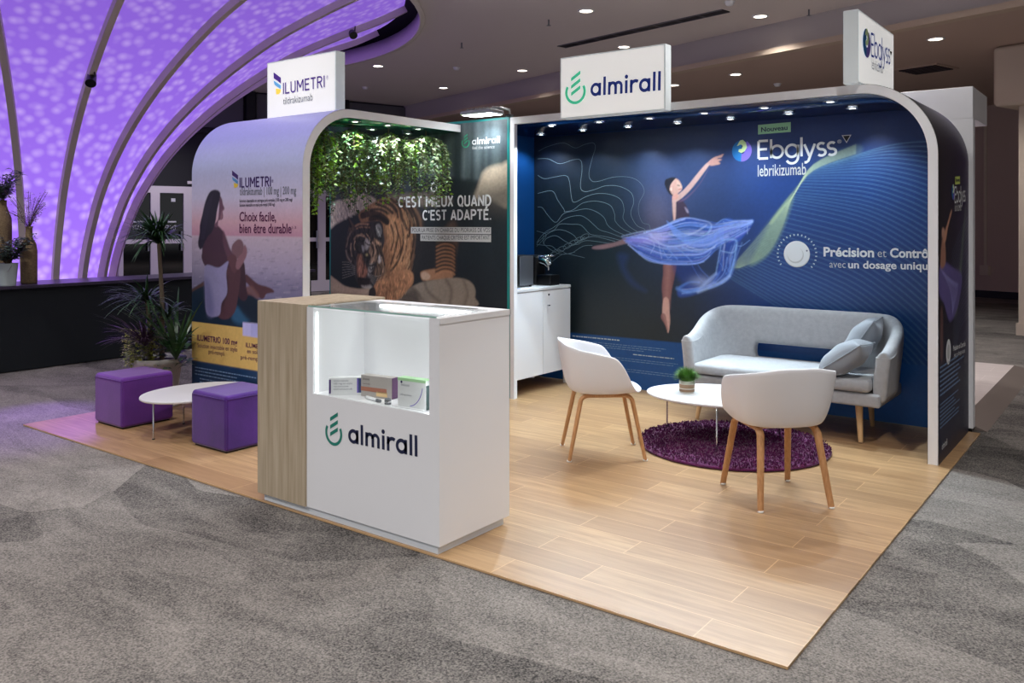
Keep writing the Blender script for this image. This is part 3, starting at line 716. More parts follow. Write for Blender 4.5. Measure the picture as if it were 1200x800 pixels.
# ------------------------------------------------------------------ left curved wall: vertical front, bending back into a canopy
YF, XL0, XL1, ZT, RC, TH = 1.21, -5.61, -4.13, 2.485, 0.5, 0.066
YE = 3.052
def left_curve(s, n=0.0):               # arc length from the floor up the front, over the bend, along the top; n outwards
    s = np.asarray(s, float); z0 = ZT - RC; q = RC * math.pi / 2
    t = np.clip((s - z0) / RC, 0, math.pi / 2)
    y = np.where(s < z0, YF - n, np.where(s < z0 + q, YF + RC - (RC + n) * np.cos(t), YF + RC + (s - z0 - q)))
    z = np.where(s < z0, s, np.where(s < z0 + q, z0 + (RC + n) * np.sin(t), ZT + n))
    return y, z
S_ALL = np.concatenate([[0.0], np.linspace(ZT - RC, ZT - RC + RC * math.pi / 2, 19), [ZT - RC + RC * math.pi / 2 + (YE - YF - RC)]])
def ribbon_shell(curve, a0, a1, axis):
    yo, zo = curve(S_ALL, 0.0); yi, zi = curve(S_ALL, -TH)
    ring = [(p, q) for p, q in zip(yo, zo)] + [(p, q) for p, q in zip(yi[::-1], zi[::-1])]
    mb = MB(); n = len(ring); k = len(S_ALL)
    P = lambda a: [((a, p, q) if axis == 'x' else (p, a, q)) for p, q in ring]
    v = P(a0) + P(a1); mb.add(v, [(i, (i + 1) % n, n + (i + 1) % n, n + i) for i in range(n)])
    for o in (0, n):
        mb.add([v[o + i] for i in range(n)], [(i, i + 1, n - 2 - i, n - 1 - i) for i in range(k - 1)])
    return mb
lw = thing('curved_display_wall', 'white curved wall with a woman by the sea, bending into a leafy canopy', 'display wall', ((XL0 + XL1) / 2, YF, 0))
sh = fixn(ribbon_shell(left_curve, XL0, XL1, 'x').build('shell', M['white'], lw))
M['green_gloss'] = mat('emerald_gloss', rgb(10, 104, 78), 0.12)
def lining(curve, a0, a1, axis, name, m, parent, s0=1.2):
    ss = np.concatenate([[s0], S_ALL[1:]]); y, z = curve(ss, -TH - 0.002)
    mb = MB(); mb.grid([[((a, p, q) if axis == 'x' else (p, a, q)) for a in (a0, a1)] for p, q in zip(y, z)])
    o = mb.build(name, m, parent); so = o.modifiers.new('th', 'SOLIDIFY'); so.thickness = 0.001; return o
lining(left_curve, XL0 + 0.004, XL1 - 0.004, 'x', 'canopy_lining', M['green_gloss'], lw)
TOTL = float(S_ALL[-1])
uvL = lambda px, py: ((lambda q: (q[0] - XL0, q[2]))(un(px, py, 'y', YF - 0.003)))
P = Paint(XL1 - XL0 - 0.004, 2.95, 0.0085, uvL)
hz = uvL(300, 277.5)[1]
P.vgrad([(0, (14, 44, 72)), (0.2, (18, 60, 98)), (0.5, (40, 60, 90)), (0.85, (96, 98, 132)), (1.1, (148, 138, 164)), (hz - .25, (178, 164, 186)), (hz - .02, (206, 186, 196)), (hz, (212, 190, 198)), (hz + .01, (205, 150, 168)),
         (hz + .12, (222, 176, 182)), (hz + .32, (214, 204, 222)), (hz + .6, (192, 196, 226)), (2.3, (164, 164, 216)), (2.95, (150, 148, 206))])
# water ripples: rows of short dashes, denser far away
r_ = np.random.default_rng(3)
for _ in range(330):
    v = hz - 0.02 - 0.75 * r_.random() ** 1.2; u = 1.48 * r_.random(); d = hz - v; L_ = 0.02 + 0.16 * d * r_.random()
    P.line([(u, v), (u + L_, v + 0.004)], 0.004 + 0.014 * d, (64, 66, 100) if r_.random() < 0.6 else (220, 205, 215), 0.30, False, raw=True, soft=0.008)
c1 = lambda L: [(225 + x / 8, 210 + y / 8) for x, y in L]
c2 = lambda L: [(225 + x / 8, 300 + y / 8) for x, y in L]
P.poly(c2([(-20, 325), (60, 270), (130, 225), (240, 300), (420, 330), (520, 330), (600, 390), (640, 420), (640, 700), (-20, 640)]), (20, 42, 62), 0.02, 1, False)       # the boat
P.poly(c2([(-20, 325), (60, 270), (135, 225), (140, 262), (60, 300), (-20, 345)]), (96, 64, 58), 0.01)
P.poly(c2([(370, 500), (420, 470), (480, 520), (540, 600), (460, 640), (380, 600)]), (52, 104, 138), 0.05, 0.75)
P.poly(c2([(400, 330), (520, 350), (600, 420), (620, 600), (520, 590), (440, 480)]), (14, 30, 48), 0.04, 0.8)
P.poly(c2([(505, 170), (560, 215), (620, 262), (700, 285), (755, 312), (765, 340), (700, 352), (672, 392), (640, 398), (590, 340), (520, 260), (490, 230)]), (92, 56, 62), 0.012)   # feet
P.poly(c2([(505, 290), (560, 280), (590, 310), (630, 370), (615, 400), (560, 370), (500, 350)]), (124, 84, 80), 0.02, 0.9)
P.poly(c2([(430, 60), (485, 60), (500, 180), (508, 300), (520, 380), (480, 420), (430, 350)]), (66, 40, 52), 0.012)                                         # far leg
P.poly(c2([(318, 150), (370, 20), (440, 60), (450, 200), (430, 380), (400, 520), (330, 590), (245, 570), (255, 470), (310, 360)]), (90, 56, 64), 0.012)       # near thigh
P.line(c2([(330, 200), (330, 340), (280, 460)]), 0.03, (60, 38, 50), 0.6, soft=0.03)
P.poly(c1([(368, 660), (380, 610), (430, 562), (470, 580), (485, 650), (470, 720), (415, 745), (385, 710)]), (128, 92, 98), 0.012)                             # knee
P.poly(c1([(205, 420), (285, 480), (320, 560), (352, 650), (400, 730), (420, 800), (330, 830), (120, 810), (95, 620), (130, 500)]), (74, 44, 62), 0.012)       # back
P.poly(c2([(100, -30), (330, -30), (335, 50), (245, 106), (125, 92)]), (76, 46, 62), 0.012)
P.poly(c1([(290, 480), (325, 560), (355, 650), (408, 735), (425, 800), (385, 850), (330, 740), (290, 600)]), (106, 68, 82), 0.02, 0.85)                        # upper arm
P.poly(c2([(330, 10), (400, -10), (425, 60), (420, 130), (390, 160), (350, 90)]), (104, 66, 72), 0.012)
P.poly(c1([(415, 770), (440, 720), (470, 690), (490, 612), (512, 650), (512, 705), (490, 760), (440, 840), (410, 830)]), (150, 106, 112), 0.012)               # forearm, hand
P.poly(c2([(122, 92), (245, 108), (338, 48), (318, 160), (328, 340), (276, 440), (252, 555), (140, 545), (120, 330)]), (158, 150, 186), 0.012)                 # swimsuit
P.poly(c2([(122, 200), (180, 300), (200, 540), (140, 545), (118, 330)]), (116, 112, 156), 0.06, 0.7)
P.poly(c1([(240, 380), (250, 300), (258, 160), (280, 190), (288, 232), (302, 268), (297, 288), (286, 300), (290, 340), (282, 374), (246, 388), (236, 450), (205, 430)]), (112, 74, 92), 0.009)   # face
P.poly(c1([(276, 300), (300, 275), (296, 288), (284, 305), (288, 345), (278, 372), (262, 372)]), (160, 116, 128), 0.012, 0.7)
P.poly(c1([(210, 98), (248, 108), (264, 135), (258, 190), (248, 230), (232, 300), (222, 380), (205, 440), (180, 500), (150, 530), (118, 590), (96, 640), (72, 655), (55, 600), (70, 500), (72, 430), (95, 330), (115, 240), (140, 165), (170, 115)]), (38, 30, 50), 0.012)  # hair
for k in range(9): P.line(c1([(200 - 8 * k, 130 + 12 * k), (160 - 7 * k, 300), (110 - 4 * k, 560)]), 0.006, (58, 48, 70), 0.5)
# yellow band, blue foot
vt, vb = uvL(256, 380.4)[1], uvL(264, 428.5)[1]
P.poly([(-.1, vb), (1.6, vb), (1.6, vt), (-.1, vt)], (232, 190, 104), 0.006, 1, False, raw=True)
P.poly([(-.1, -.1), (1.6, -.1), (1.6, vb), (-.1, vb)], (14, 56, 92), 0.006, 1, False, raw=True)
a_ = uvL(284, 391.5); b_ = uvL(330, 398)
P.poly([(a_[0], a_[1] - .01), (1.3, a_[1] - .01), (1.3, a_[1] + .10), (a_[0], a_[1] + .10)], (206, 200, 240), 0.006, 1, False, raw=True)
P.poly([(a_[0] + .11, a_[1] - .01), (1.3, a_[1] - .01), (1.3, a_[1] + .10), (a_[0] + .11, a_[1] + .10)], (190, 186, 232), 0.006, 1, False, raw=True)
P.noise(0.02, 5); P.c = P.c * np.array([.94, .96, 1.08])
def placeL(U, V, off=0.0025):
    y, z = left_curve(V, off); return np.stack([XL0 + 0.002 + U, y, z], -1)
pg = P.mesh('printed_graphic', placeL, PRINT, lw)
ink = Ink(); T = lambda body, x0, y0, x1, y1, hp_, m, bold=0.0: ink.text(body, uvL(x0, y0), uvL(x1, y1), px_m(x0, y0, 'y', YF, hp_), m, bold)
f0, f1 = uvL(271.8, 220), uvL(278.9, 199)
feather(ink, f0[0], f1[0], f0[1], f1[1], [I_PURPLE, I_BLUE, I_YELLOW])
capitals(ink, 'ILUMETRI', uvL(280.8, 219.6), uvL(317.2, 218.4), px_m(300, 219, 'y', YF, 11.6), I_PURPLE, .165); T('®', 318, 214, 320.5, 213.8, 3.5, I_PURPLE)
T('tildrakizumab | 100 mg | 200 mg', 280.8, 228.6, 347, 227.2, 8.6, I_GREY, 0.008)
T('Solution injectable en seringue pré-remplie (100 mg et 200 mg)', 280.6, 237, 342.5, 235.4, 3.4, I_DARK, 0.01); T('Solution injectable en stylo pré-rempli (100 mg)', 280.6, 242, 322, 241, 3.4, I_DARK, 0.01)
T('Choix facile,', 280.6, 259, 323.5, 259.2, 10.6, I_PLUM, 0.014); T('bien être durable', 280.6, 272.8, 341.5, 273.2, 10.6, I_PLUM, 0.014); T('1-3', 342, 268, 347, 268, 3, I_PLUM)
T('ILUMETRI® 100 mg', 231, 398.3, 278.2, 404.6, 6.4, I_PLUM, 0.02); T('Solution injectable en stylo', 231.5, 406.6, 278.2, 412, 5.0, I_PLUM); T('pré-rempli', 244.5, 414, 263, 416.8, 5.0, I_PLUM)
T('ILUMETRI® 200 mg', 288, 406.5, 334, 412.5, 5.2, I_PLUM, 0.01); T('en solution injectable', 289.5, 413.4, 335, 419, 5, I_PLUM); T('pré-remplie, seringue', 282, 420.5, 330, 426.5, 5, I_PLUM)
fine_print(ink, 0.05, 1.2, vb - .06, 3, .028, I_FINE, .5, seed=1); fine_print(ink, 0.12, 1.42, vb - .15, 5, .028, I_FINE, .3, seed=2)
ink.build('lettering', placeL, pg)
def spot_in_canopy(parent, q, n_, m_lamp, power, ang, tgt=(0, 0), col=COOL, bl=.35):
    mb = MB(); mb.lathe([(0.05, 0.0), (0.052, -0.008), (0.036, -0.010), (0.034, -0.002)], q, 24); o = mb.build('downlight', M['chrome'], parent)
    mb = MB(); mb.lathe([(0.0, -0.004), (0.036, -0.004)], q, 24); mb.build('lens', m_lamp, o)
    spot('canopy_beam', (q[0], q[1], q[2] - 0.02), (q[0] + tgt[0], q[1] + tgt[1], 0), power, ang, bl, 0.03, col, o)
for (px, py) in [(378.4, 147), (416, 141.8), (454.4, 146.3), (490, 150.6), (436, 151), (478, 156)]:
    q = un(px, py, 'z', ZT - TH - 0.003)
    spot_in_canopy(lw, q, 0, M['lamp_cool'], POW_GREEN, 110)

# ------------------------------------------------------------------ tall panel with the tiger picture, teal edges
XT0, XT1, YT, ZTT = -5.975, -3.566, 3.06, 2.522
M['teal_edge'] = mat('teal_edge', rgb(24, 142, 140), 0.35)
tp = thing('poster_wall', 'tall free-standing teal-edged panel printed with a tiger on a dark sofa', 'display panel', ((XT0 + XT1) / 2, YT, 0))
mb = MB(); mb.box((XT0, YT, 0), (XT1, YT + 0.045, ZTT)); bev(mb.build('core', M['teal_edge'], tp), 0.004, 2)
uvT = lambda px, py: ((lambda q: (q[0] - XT0, q[2]))(un(px, py, 'y', YT)))
P = Paint(XT1 - XT0, ZTT, 0.0082, uvT)
P.vgrad([(0, (14, 24, 31)), (1.0, (15, 25, 32)), (1.7, (24, 34, 40)), (2.2, (44, 56, 62)), (2.52, (56, 70, 76))])
for (x, w, a) in [(508, .05, .5), (516, .03, .4), (528, .10, .45), (546, .05, .7), (552, .02, .5), (562, .08, .5), (572, .03, .35), (584, .10, .3)]:
    P.line([(x, 130), (x - 1, 205)], w, (110, 126, 130), a * .7, False, soft=0.06)
P.poly([(484, 213), (520, 206), (560, 210), (597, 214), (597, 262), (484, 262)], (24, 32, 38), 0.05, 0.9)
c3 = lambda L: [(380 + x / 6.15, 220 + y / 6.15) for x, y in L]
c4 = lambda L: [(460 + x / 4.707, 190 + y / 4.707) for x, y in L]
c5 = lambda L: [(390 + x / 8, 250 + y / 8) for x, y in L]
c6 = lambda L: [(430 + x / 6.664, 230 + y / 6.667) for x, y in L]
P.poly(c4([(465, 190), (480, 120), (505, 55), (540, 22), (600, 6), (660, 0), (660, 230), (560, 200)]), (168, 152, 130), 0.05, 1)        # sofa arm, lit on top
P.poly(c4([(455, 230), (480, 150), (560, 120), (660, 110), (660, 260), (470, 250)]), (66, 62, 58), 0.18, 0.8)
P.poly(c4([(500, 60), (540, 20), (600, 4), (600, 40), (540, 90)]), (186, 170, 146), 0.06, 0.5)
P.poly(c3([(30, 120), (80, 85), (150, 70), (230, 25), (300, 35), (370, 80), (320, 130), (240, 165), (160, 205), (80, 250), (20, 285)]), (176, 164, 150), 0.03)       # pale fur throw
for k in range(60):
    x, y = 30 + 320 * rng.random(), 0; y = 200 - 0.42 * x + 70 * rng.random() - 40
    P.line(c3([(x, y), (x + 8, y + 22), (x + 22, y + 46)]), 0.010, (196, 186, 172) if rng.random() < .55 else (96, 86, 76), 0.5)
P.poly(c3([(440, 40), (560, 30), (760, 30), (900, 60), (900, 100), (600, 120), (500, 110)]), (116, 100, 88), 0.06, 0.65)
# body
P.poly(c3([(240, 190), (290, 135), (350, 95), (410, 66), (470, 60), (530, 85), (600, 100), (660, 140), (700, 220), (706, 340), (690, 450), (655, 560), (640, 660), (600, 720), (520, 790), (380, 800), (350, 720), (430, 560), (400, 420), (300, 300)]), (128, 86, 52), 0.02)
P.poly(c3([(560, 100), (680, 150), (720, 300), (700, 450), (650, 600), (620, 560), (640, 420), (640, 260)]), (74, 56, 44), 0.06, 0.75)
P.poly(c3([(460, 180), (540, 220), (590, 300), (600, 420), (560, 560), (480, 600), (470, 460), (450, 300)]), (176, 122, 74), 0.07, 0.8)
P.poly(c3([(300, 140), (380, 90), (470, 75), (520, 110), (480, 150), (380, 160), (320, 200)]), (168, 122, 84), 0.05, 0.7)
P.fur(c3([(240, 190), (350, 95), (470, 60), (600, 100), (700, 220), (690, 450), (640, 660), (520, 790), (380, 800), (350, 720), (430, 560), (400, 420), (300, 300)]), .20, 31)
for L_, w in [([(270, 190), (330, 175), (400, 190), (450, 230)], .06), ([(330, 215), (390, 205), (450, 240)], .05), ([(370, 105), (440, 130), (490, 170)], .028), ([(400, 85), (470, 110), (520, 160)], .026), ([(330, 150), (400, 145), (460, 175)], .026),
              ([(480, 70), (540, 130), (560, 210), (600, 290)], .03), ([(440, 75), (510, 130), (530, 200)], .022), ([(520, 80), (590, 160), (620, 260), (610, 340)], .026), ([(575, 100), (630, 180), (650, 300), (640, 420)], .026),
              ([(620, 120), (670, 220), (680, 330), (660, 460)], .03), ([(600, 330), (590, 430), (560, 520)], .016), ([(560, 260), (570, 380), (530, 520), (480, 590)], .022), ([(510, 240), (530, 330), (510, 440), (480, 540)], .02), ([(480, 260), (500, 350), (480, 440)], .016),
              ([(640, 440), (620, 520), (600, 600)], .02), ([(670, 300), (690, 400), (650, 540), (630, 620)], .03), ([(540, 330), (550, 430), (520, 500)], .012)]:
    P.line(c3(L_), w * 1.15, (24, 19, 18), 0.88, soft=0.016)
for k in range(130):
    x, y = 450 + 200 * rng.random(), 150 + 460 * rng.random(); P.line(c3([(x, y), (x + 10 - 20 * (y > 350), y + 40)]), .006, (206, 160, 112) if rng.random() < .5 else (70, 48, 34), 0.35, False)
# shadow between body and haunch, haunch and hind paw
P.poly(c6([(380, 300), (430, 260), (560, 250), (560, 420), (540, 560), (440, 570), (400, 650), (340, 690), (350, 560), (380, 440)]), (26, 28, 32), 0.03, 0.92)
P.poly(c6([(560, 330), (640, 200), (700, 190), (720, 330), (700, 480), (690, 600), (560, 580), (545, 460)]), (78, 58, 46), 0.05, 0.8)
P.poly(c6([(420, 600), (440, 575), (540, 555), (600, 545), (660, 560), (680, 620), (640, 645), (520, 650), (440, 650)]), (142, 98, 66), 0.02)
for k in range(8):
    y = 350 + 30 * k; P.line(c6([(545, y + 22), (600, y), (660, y + 6), (700, y + 34)]), .026, (24, 22, 22), 0.85, soft=0.02); P.line(c6([(550, y + 36), (605, y + 15), (665, y + 22), (690, y + 42)]), .016, (166, 110, 66), 0.75, soft=0.02)
P.poly(c6([(425, 600), (450, 580), (480, 590), (500, 620), (480, 645), (440, 640)]), (172, 148, 128), 0.02, 0.7)
# head
P.poly(c5([(140, 130), (200, 90), (300, 70), (400, 60), (460, 130), (480, 260), (440, 400), (480, 540), (440, 590), (370, 640), (340, 690), (280, 690), (225, 640), (190, 560), (170, 470), (120, 420), (105, 300), (120, 200)]), (44, 40, 42), 0.02)
P.poly(c5([(370, 250), (430, 250), (460, 330), (475, 450), (500, 540), (440, 590), (380, 560), (410, 440)]), (112, 86, 64), 0.03, 0.8)
P.poly(c5([(135, 15), (165, 60), (200, 120), (170, 170), (140, 150), (145, 80)]), (70, 54, 44), 0.015); P.poly(c5([(135, 15), (150, 60), (170, 110), (150, 120), (140, 70)]), (22, 22, 26), 0.01)
P.poly(c5([(375, 90), (400, 60), (440, 60), (465, 100), (470, 170), (450, 230), (410, 220), (385, 160)]), (34, 32, 34), 0.015)
P.poly(c5([(400, 100), (430, 85), (450, 120), (450, 180), (425, 205), (405, 160)]), (134, 132, 134), 0.02, 0.8)
for k in range(7): P.line(c5([(402 + 4 * k, 105 + 8 * k), (420 + 4 * k, 160 + 8 * k)]), .006, (30, 28, 30) if k % 2 else (210, 208, 205), .8, False)
P.poly(c5([(385, 220), (420, 250), (450, 270), (440, 290), (400, 260)]), (176, 138, 100), 0.02, .7)
for L_, w, c in [([(205, 105), (250, 85), (330, 90)], .02, (150, 108, 76)), ([(215, 130), (260, 115), (340, 120)], .014, (150, 108, 76)), ([(190, 230), (215, 200), (255, 185), (290, 205)], .018, (134, 104, 84)), ([(120, 300), (135, 220), (165, 160)], .02, (110, 90, 78)),
                 ([(115, 340), (130, 400), (160, 440)], .02, (120, 104, 96)), ([(195, 270), (200, 230), (230, 210)], .014, (110, 88, 70)), ([(265, 180), (300, 215), (320, 250)], .014, (150, 116, 88))]:
    P.line(c5(L_), w, c, 0.75, soft=0.014)
P.poly(c5([(300, 235), (325, 235), (345, 275), (325, 315), (300, 330), (292, 300)]), (170, 166, 166), 0.03, 0.75); P.poly(c5([(265, 290), (283, 300), (286, 340), (275, 350)]), (150, 150, 156), 0.02, 0.7)
P.poly(c5([(228, 385), (262, 378), (276, 430), (296, 470), (322, 530), (300, 585), (262, 596), (228, 575), (220, 480)]), (128, 80, 60), 0.035)
P.poly(c5([(235, 420), (255, 420), (262, 540), (240, 570)]), (160, 108, 84), 0.03, .7); P.line(c5([(285, 380), (290, 470), (270, 560)]), .014, (26, 22, 24), .85)
P.poly(c5([(355, 270), (385, 265), (410, 330), (410, 420), (380, 450), (345, 470), (350, 400), (335, 340)]), (150, 118, 92), 0.03, .75)
P.poly(c5([(418, 395), (438, 388), (446, 436), (426, 452)]), (180, 176, 174), 0.03, .8); P.poly(c5([(335, 475), (380, 460), (368, 510), (350, 555), (337, 590), (325, 555)]), (150, 145, 142), 0.03, .75)
for L_ in [[(300, 360), (330, 370), (345, 400)], [(300, 400), (330, 410), (320, 440)], [(335, 480), (360, 480), (380, 470)], [(400, 300), (420, 350), (415, 420)], [(360, 290), (375, 340), (370, 390)], [(420, 290), (450, 380), (480, 470)]]:
    P.line(c5(L_), .022, (18, 17, 20), .9, soft=0.014)
P.blob(*c5([(313, 378)])[0], .016, .014, (180, 160, 110), .8)
P.poly(c5([(222, 600), (250, 590), (300, 600), (330, 600), (330, 650), (300, 690), (260, 690), (232, 660)]), (30, 24, 26), 0.015); P.poly(c5([(262, 668), (300, 672), (345, 664), (365, 690), (330, 712), (290, 700)]), (150, 142, 136), 0.03)
for L_ in [[(230, 120), (250, 150), (240, 180)], [(280, 110), (290, 150), (280, 175)], [(320, 115), (330, 150), (318, 180)], [(180, 200), (170, 250), (175, 310)], [(215, 215), (205, 260), (212, 300)], [(240, 225), (255, 250), (280, 245)], [(150, 250), (140, 310), (150, 370)], [(180, 330), (190, 380), (205, 420)], [(210, 310), (225, 345), (250, 360)], [(300, 260), (320, 280), (345, 285)],
           [(350, 250), (375, 300), (380, 360)], [(395, 270), (412, 330), (402, 390)], [(340, 500), (355, 520), (372, 500)], [(330, 540), (345, 560), (360, 545)], [(440, 300), (462, 380), (478, 470)], [(430, 470), (450, 520), (440, 570)], [(400, 470), (415, 520), (405, 570)], [(245, 600), (262, 612), (285, 604)]]:
    P.line(c5(L_), .015, (16, 15, 18), .85, soft=0.012)
for L_ in [[(200, 250), (192, 290), (198, 330)], [(165, 270), (160, 330), (170, 390)], [(225, 200), (250, 195), (275, 205)], [(310, 180), (335, 215), (345, 240)], [(365, 260), (388, 300), (395, 360)], [(385, 400), (378, 430), (360, 452)], [(455, 400), (470, 470), (465, 540)]]:
    P.line(c5(L_), .010, (186, 150, 118), .65, soft=0.01)
P.fur(c5([(140, 130), (300, 70), (460, 130), (480, 260), (480, 540), (370, 640), (280, 690), (190, 560), (105, 300)]), .30, 33, soft=.02)
for k in range(7): P.line(c5([(200, 560 - 12 * k), (140, 560 - 22 * k + 20), (80, 560 - 26 * k + 40)]), .003, (170, 165, 160), .5); P.line(c5([(350, 560 + 10 * k), (400, 580 + 18 * k), (450, 570 + 26 * k)]), .003, (170, 165, 160), .45)
# cushions in front, front paw
P.poly(c3([(28, 640), (70, 650), (140, 700), (230, 720), (340, 730), (340, 830), (28, 830)]), (158, 136, 114), 0.02); P.poly(c3([(28, 740), (140, 760), (340, 790), (340, 830), (28, 830)]), (100, 84, 72), 0.08, .7)
P.poly(c4([(-20, 790), (40, 730), (110, 680), (170, 655), (260, 640), (360, 632), (430, 650), (462, 690), (462, 740), (440, 800), (-20, 840)]), (122, 110, 97), 0.02)
for L_ in [[(110, 690), (150, 730), (190, 790)], [(180, 660), (200, 710), (260, 760)], [(60, 730), (120, 740), (170, 790)], [(300, 645), (330, 700), (320, 780)], [(400, 650), (420, 720), (400, 790)]]:
    P.line(c4(L_), .03, (76, 66, 60), .6, soft=0.04)
P.poly(c4([(40, 740), (90, 700), (130, 700), (150, 760), (80, 790)]), (52, 46, 44), 0.06, .7)
P.poly(c3([(350, 720), (380, 670), (450, 640), (520, 600), (590, 580), (640, 610), (640, 680), (590, 740), (530, 800), (380, 840), (355, 790)]), (156, 106, 66), 0.02)
P.poly(c3([(320, 730), (355, 710), (370, 760), (360, 800), (320, 790)]), (40, 36, 36), 0.015)
for k in range(80):
    x, y = 370 + 230 * rng.random(), 610 + 170 * rng.random(); P.line(c3([(x, y), (x - 12, y + 26)]), .007, (200, 150, 100) if rng.random() < .5 else (84, 56, 38), .35, False)
for x in (385, 415, 450): P.line(c3([(x, 740), (x - 5, 790), (x + 4, 840)]), .012, (60, 42, 34), .7, soft=.015)
P.fur(c3([(350, 720), (380, 670), (520, 600), (640, 610), (640, 680), (530, 800), (380, 840)]), .25, 35); P.fur(c3([(20, 120), (230, 25), (370, 80), (240, 165), (20, 285)]), .22, 36); P.noise(0.05, 8, 1)
lum = P.c.mean(-1, keepdims=True); P.c = np.clip(P.c * .80 + lum * .20, 0, 1)
placeT = lambda U, V, off=0.002: np.stack([XT0 + U, np.full(np.shape(U), YT - off), V], -1)
b0 = 0.022
P.U = b0 + P.U * (P.w - 2 * b0) / P.w; P.V = P.V * (P.h - b0) / P.h
pg = P.mesh('printed_graphic', placeT, PRINT, tp, 1.7)
ink = Ink(); T = lambda body, x0, y0, x1, y1, hp_, m, bold=0.0: ink.text(body, uvT(x0, y0), uvT(x1, y1), px_m(x0, y0, 'y', YT, hp_), m, bold, 1)
capitals(ink, "SI C", uvT(410, 226), uvT(436, 225.6), px_m(420, 225, 'y', YT, 11.5), I_WHITE, .19, 1); capitals(ink, "O,", uvT(505, 225), uvT(516, 224.8), px_m(510, 225, 'y', YT, 11), I_WHITE, .19, 1)
capitals(ink, "C'EST MIEUX QUAND", uvT(467.4, 242.6), uvT(575.8, 241.0), px_m(520, 242, 'y', YT, 12.2), I_WHITE, .19, 1); capitals(ink, "C'EST ADAPTÉ.", uvT(495.8, 257.8), uvT(575.8, 257.2), px_m(530, 257, 'y', YT, 11.6), I_WHITE, .19, 1)
for (x0, y0, x1, y1) in [(481.9, 273.4, 575.8, 266.2), (493, 282.2, 575.8, 275.2)]:
    a_, b_ = uvT(x0, y0), uvT(x1, y1); ink.poly([(a_[0], a_[1]), (b_[0], a_[1]), (b_[0], b_[1]), (a_[0], b_[1])], I_PALE)
T('POUR LA PRISE EN CHARGE DU PSORIASIS DE VOS', 483.5, 271.8, 574.5, 271.9, 4.6, I_DARK); T('PATIENTS CHAQUE CRITÈRE EST IMPORTANT', 495, 280.6, 574.5, 280.6, 4.6, I_DARK)
c_ = uvT(546, 167.2); emblem(ink, c_, px_m(546, 167, 'y', YT, 6.1), I_LOGOGREEN)
wordmark(ink, uvT(553.6, 169.6), uvT(586.2, 167.4), px_m(560, 167, 'y', YT, 5.6), I_WHITE); T('feel the science', 553.8, 175.2, 580, 173.6, 3.8, I_PALE)
ink.build('lettering', placeT, pg)
# little flood lamp clamped to the panel's top edge
fl = un(560, 138, 'y', 2.86)
q0, q1 = un(541.5, 139.5, 'y', 2.83), un(577, 141.5, 'y', 2.83)
t = thing('flood_lamp', 'small flat flood lamp on an arm over the tiger panel top edge', 'lamp', ((q0[0] + q1[0]) / 2, 2.9, ZTT))
xa, xb = q0[0], q1[0]; zc = ZTT + 0.012
mb = MB(); mb.box((xa, 2.80, zc), (xb, 3.0, zc + 0.035)); o = bev(mb.build('housing', M['steel'], t), 0.008, 2)
mb = MB(); mb.box((xa + .015, 2.815, zc - 0.003), (xb - .015, 2.985, zc - 0.0005)); mb.build('light_panel', M['lamp_cool'], t)
for k in range(6):
    mb = MB(); x = xa + .06 + k * (xb - xa - .12) / 5; mb.box((x - .004, 2.83, zc + .035), (x + .004, 2.97, zc + .055)); mb.build('cooling_fin', M['steel'], t)
mb = MB(); mb.tube([(xb - .10, 2.94, zc + .05), (xb - .09, 2.95, zc + .065), (xb - .03, 3.0, zc + .062), (xb + .0, 3.075, zc + .05), (xb + .0, 3.083, zc - .012)], .011, 8); mb.build('arm', M['steel'], t)
mb = MB(); mb.box((xb - .03, 3.052, ZTT), (xb + .03, 3.112, ZTT + .018)); bev(mb.build('clamp', M['black'], t), .003, 1)
spot('flood_beam', ((xa + xb) / 2, 2.9, zc - 0.01), ((xa + xb) / 2, 3.2, 1.2), 26, 120, 0.6, 0.08, COOL, t)
# ------------------------------------------------------------------ blue alcove: back wall, canopy and right side in one curved shell
XA0, XA1, YA, YB, ZA = -4.06, -0.08, 3.06, 4.135, 2.512
RA, TA = 0.5, 0.06
M['navy_gloss'] = mat('navy_gloss', rgb(16, 40, 88), 0.1); M['blue_side'] = mat('blue_laminate', rgb(10, 66, 128), 0.35)
al = thing('display_alcove', 'dark blue open alcove with a ballerina picture, white curved front edge and canopy', 'display stand', ((XA0 + XA1) / 2, YA, 0))
def alc_curve(s, n=0.0):                # from the floor up the right side, over the bend, leftwards along the top
    s = np.asarray(s, float); z0 = ZA - RA; q = RA * math.pi / 2; t = np.clip((s - z0) / RA, 0, math.pi / 2)
    x = np.where(s < z0, XA1 + n, np.where(s < z0 + q, XA1 - RA + (RA + n) * np.cos(t), XA1 - RA - (s - z0 - q)))
    z = np.where(s < z0, s, np.where(s < z0 + q, z0 + (RA + n) * np.sin(t), ZA + n)); return x, z
XP = -3.556
s_end = ZA - RA + RA * math.pi / 2 + (XA1 - RA - XP)
S_ALL = np.concatenate([[0.0], np.linspace(ZA - RA, ZA - RA + RA * math.pi / 2, 21), [s_end]]); TH = TA
sh = fixn(ribbon_shell(alc_curve, YA, YB + 0.05, 'y').build('shell', M['white'], al))
mb = MB(); mb.box((XA0 - 0.05, 3.112, ZA - TA), (XP, YB + 0.05, ZA)); mb.build('canopy_end', M['white'], al)
mb = MB(); mb.box((XP, YA, 0), (XP + 0.045, YA + 0.045, ZA - TA)); mb.build('front_post', M['white'], al)
cc = (XA1 - RA, ZA - RA); ri = RA - TA * .6
ol = [(XA0 - .05, 0), (XA1 - TA * .6, 0)] + [(cc[0] + ri * math.cos(a), cc[1] + ri * math.sin(a)) for a in np.linspace(0, math.pi / 2, 14)] + [(XA0 - .05, cc[1] + ri)]
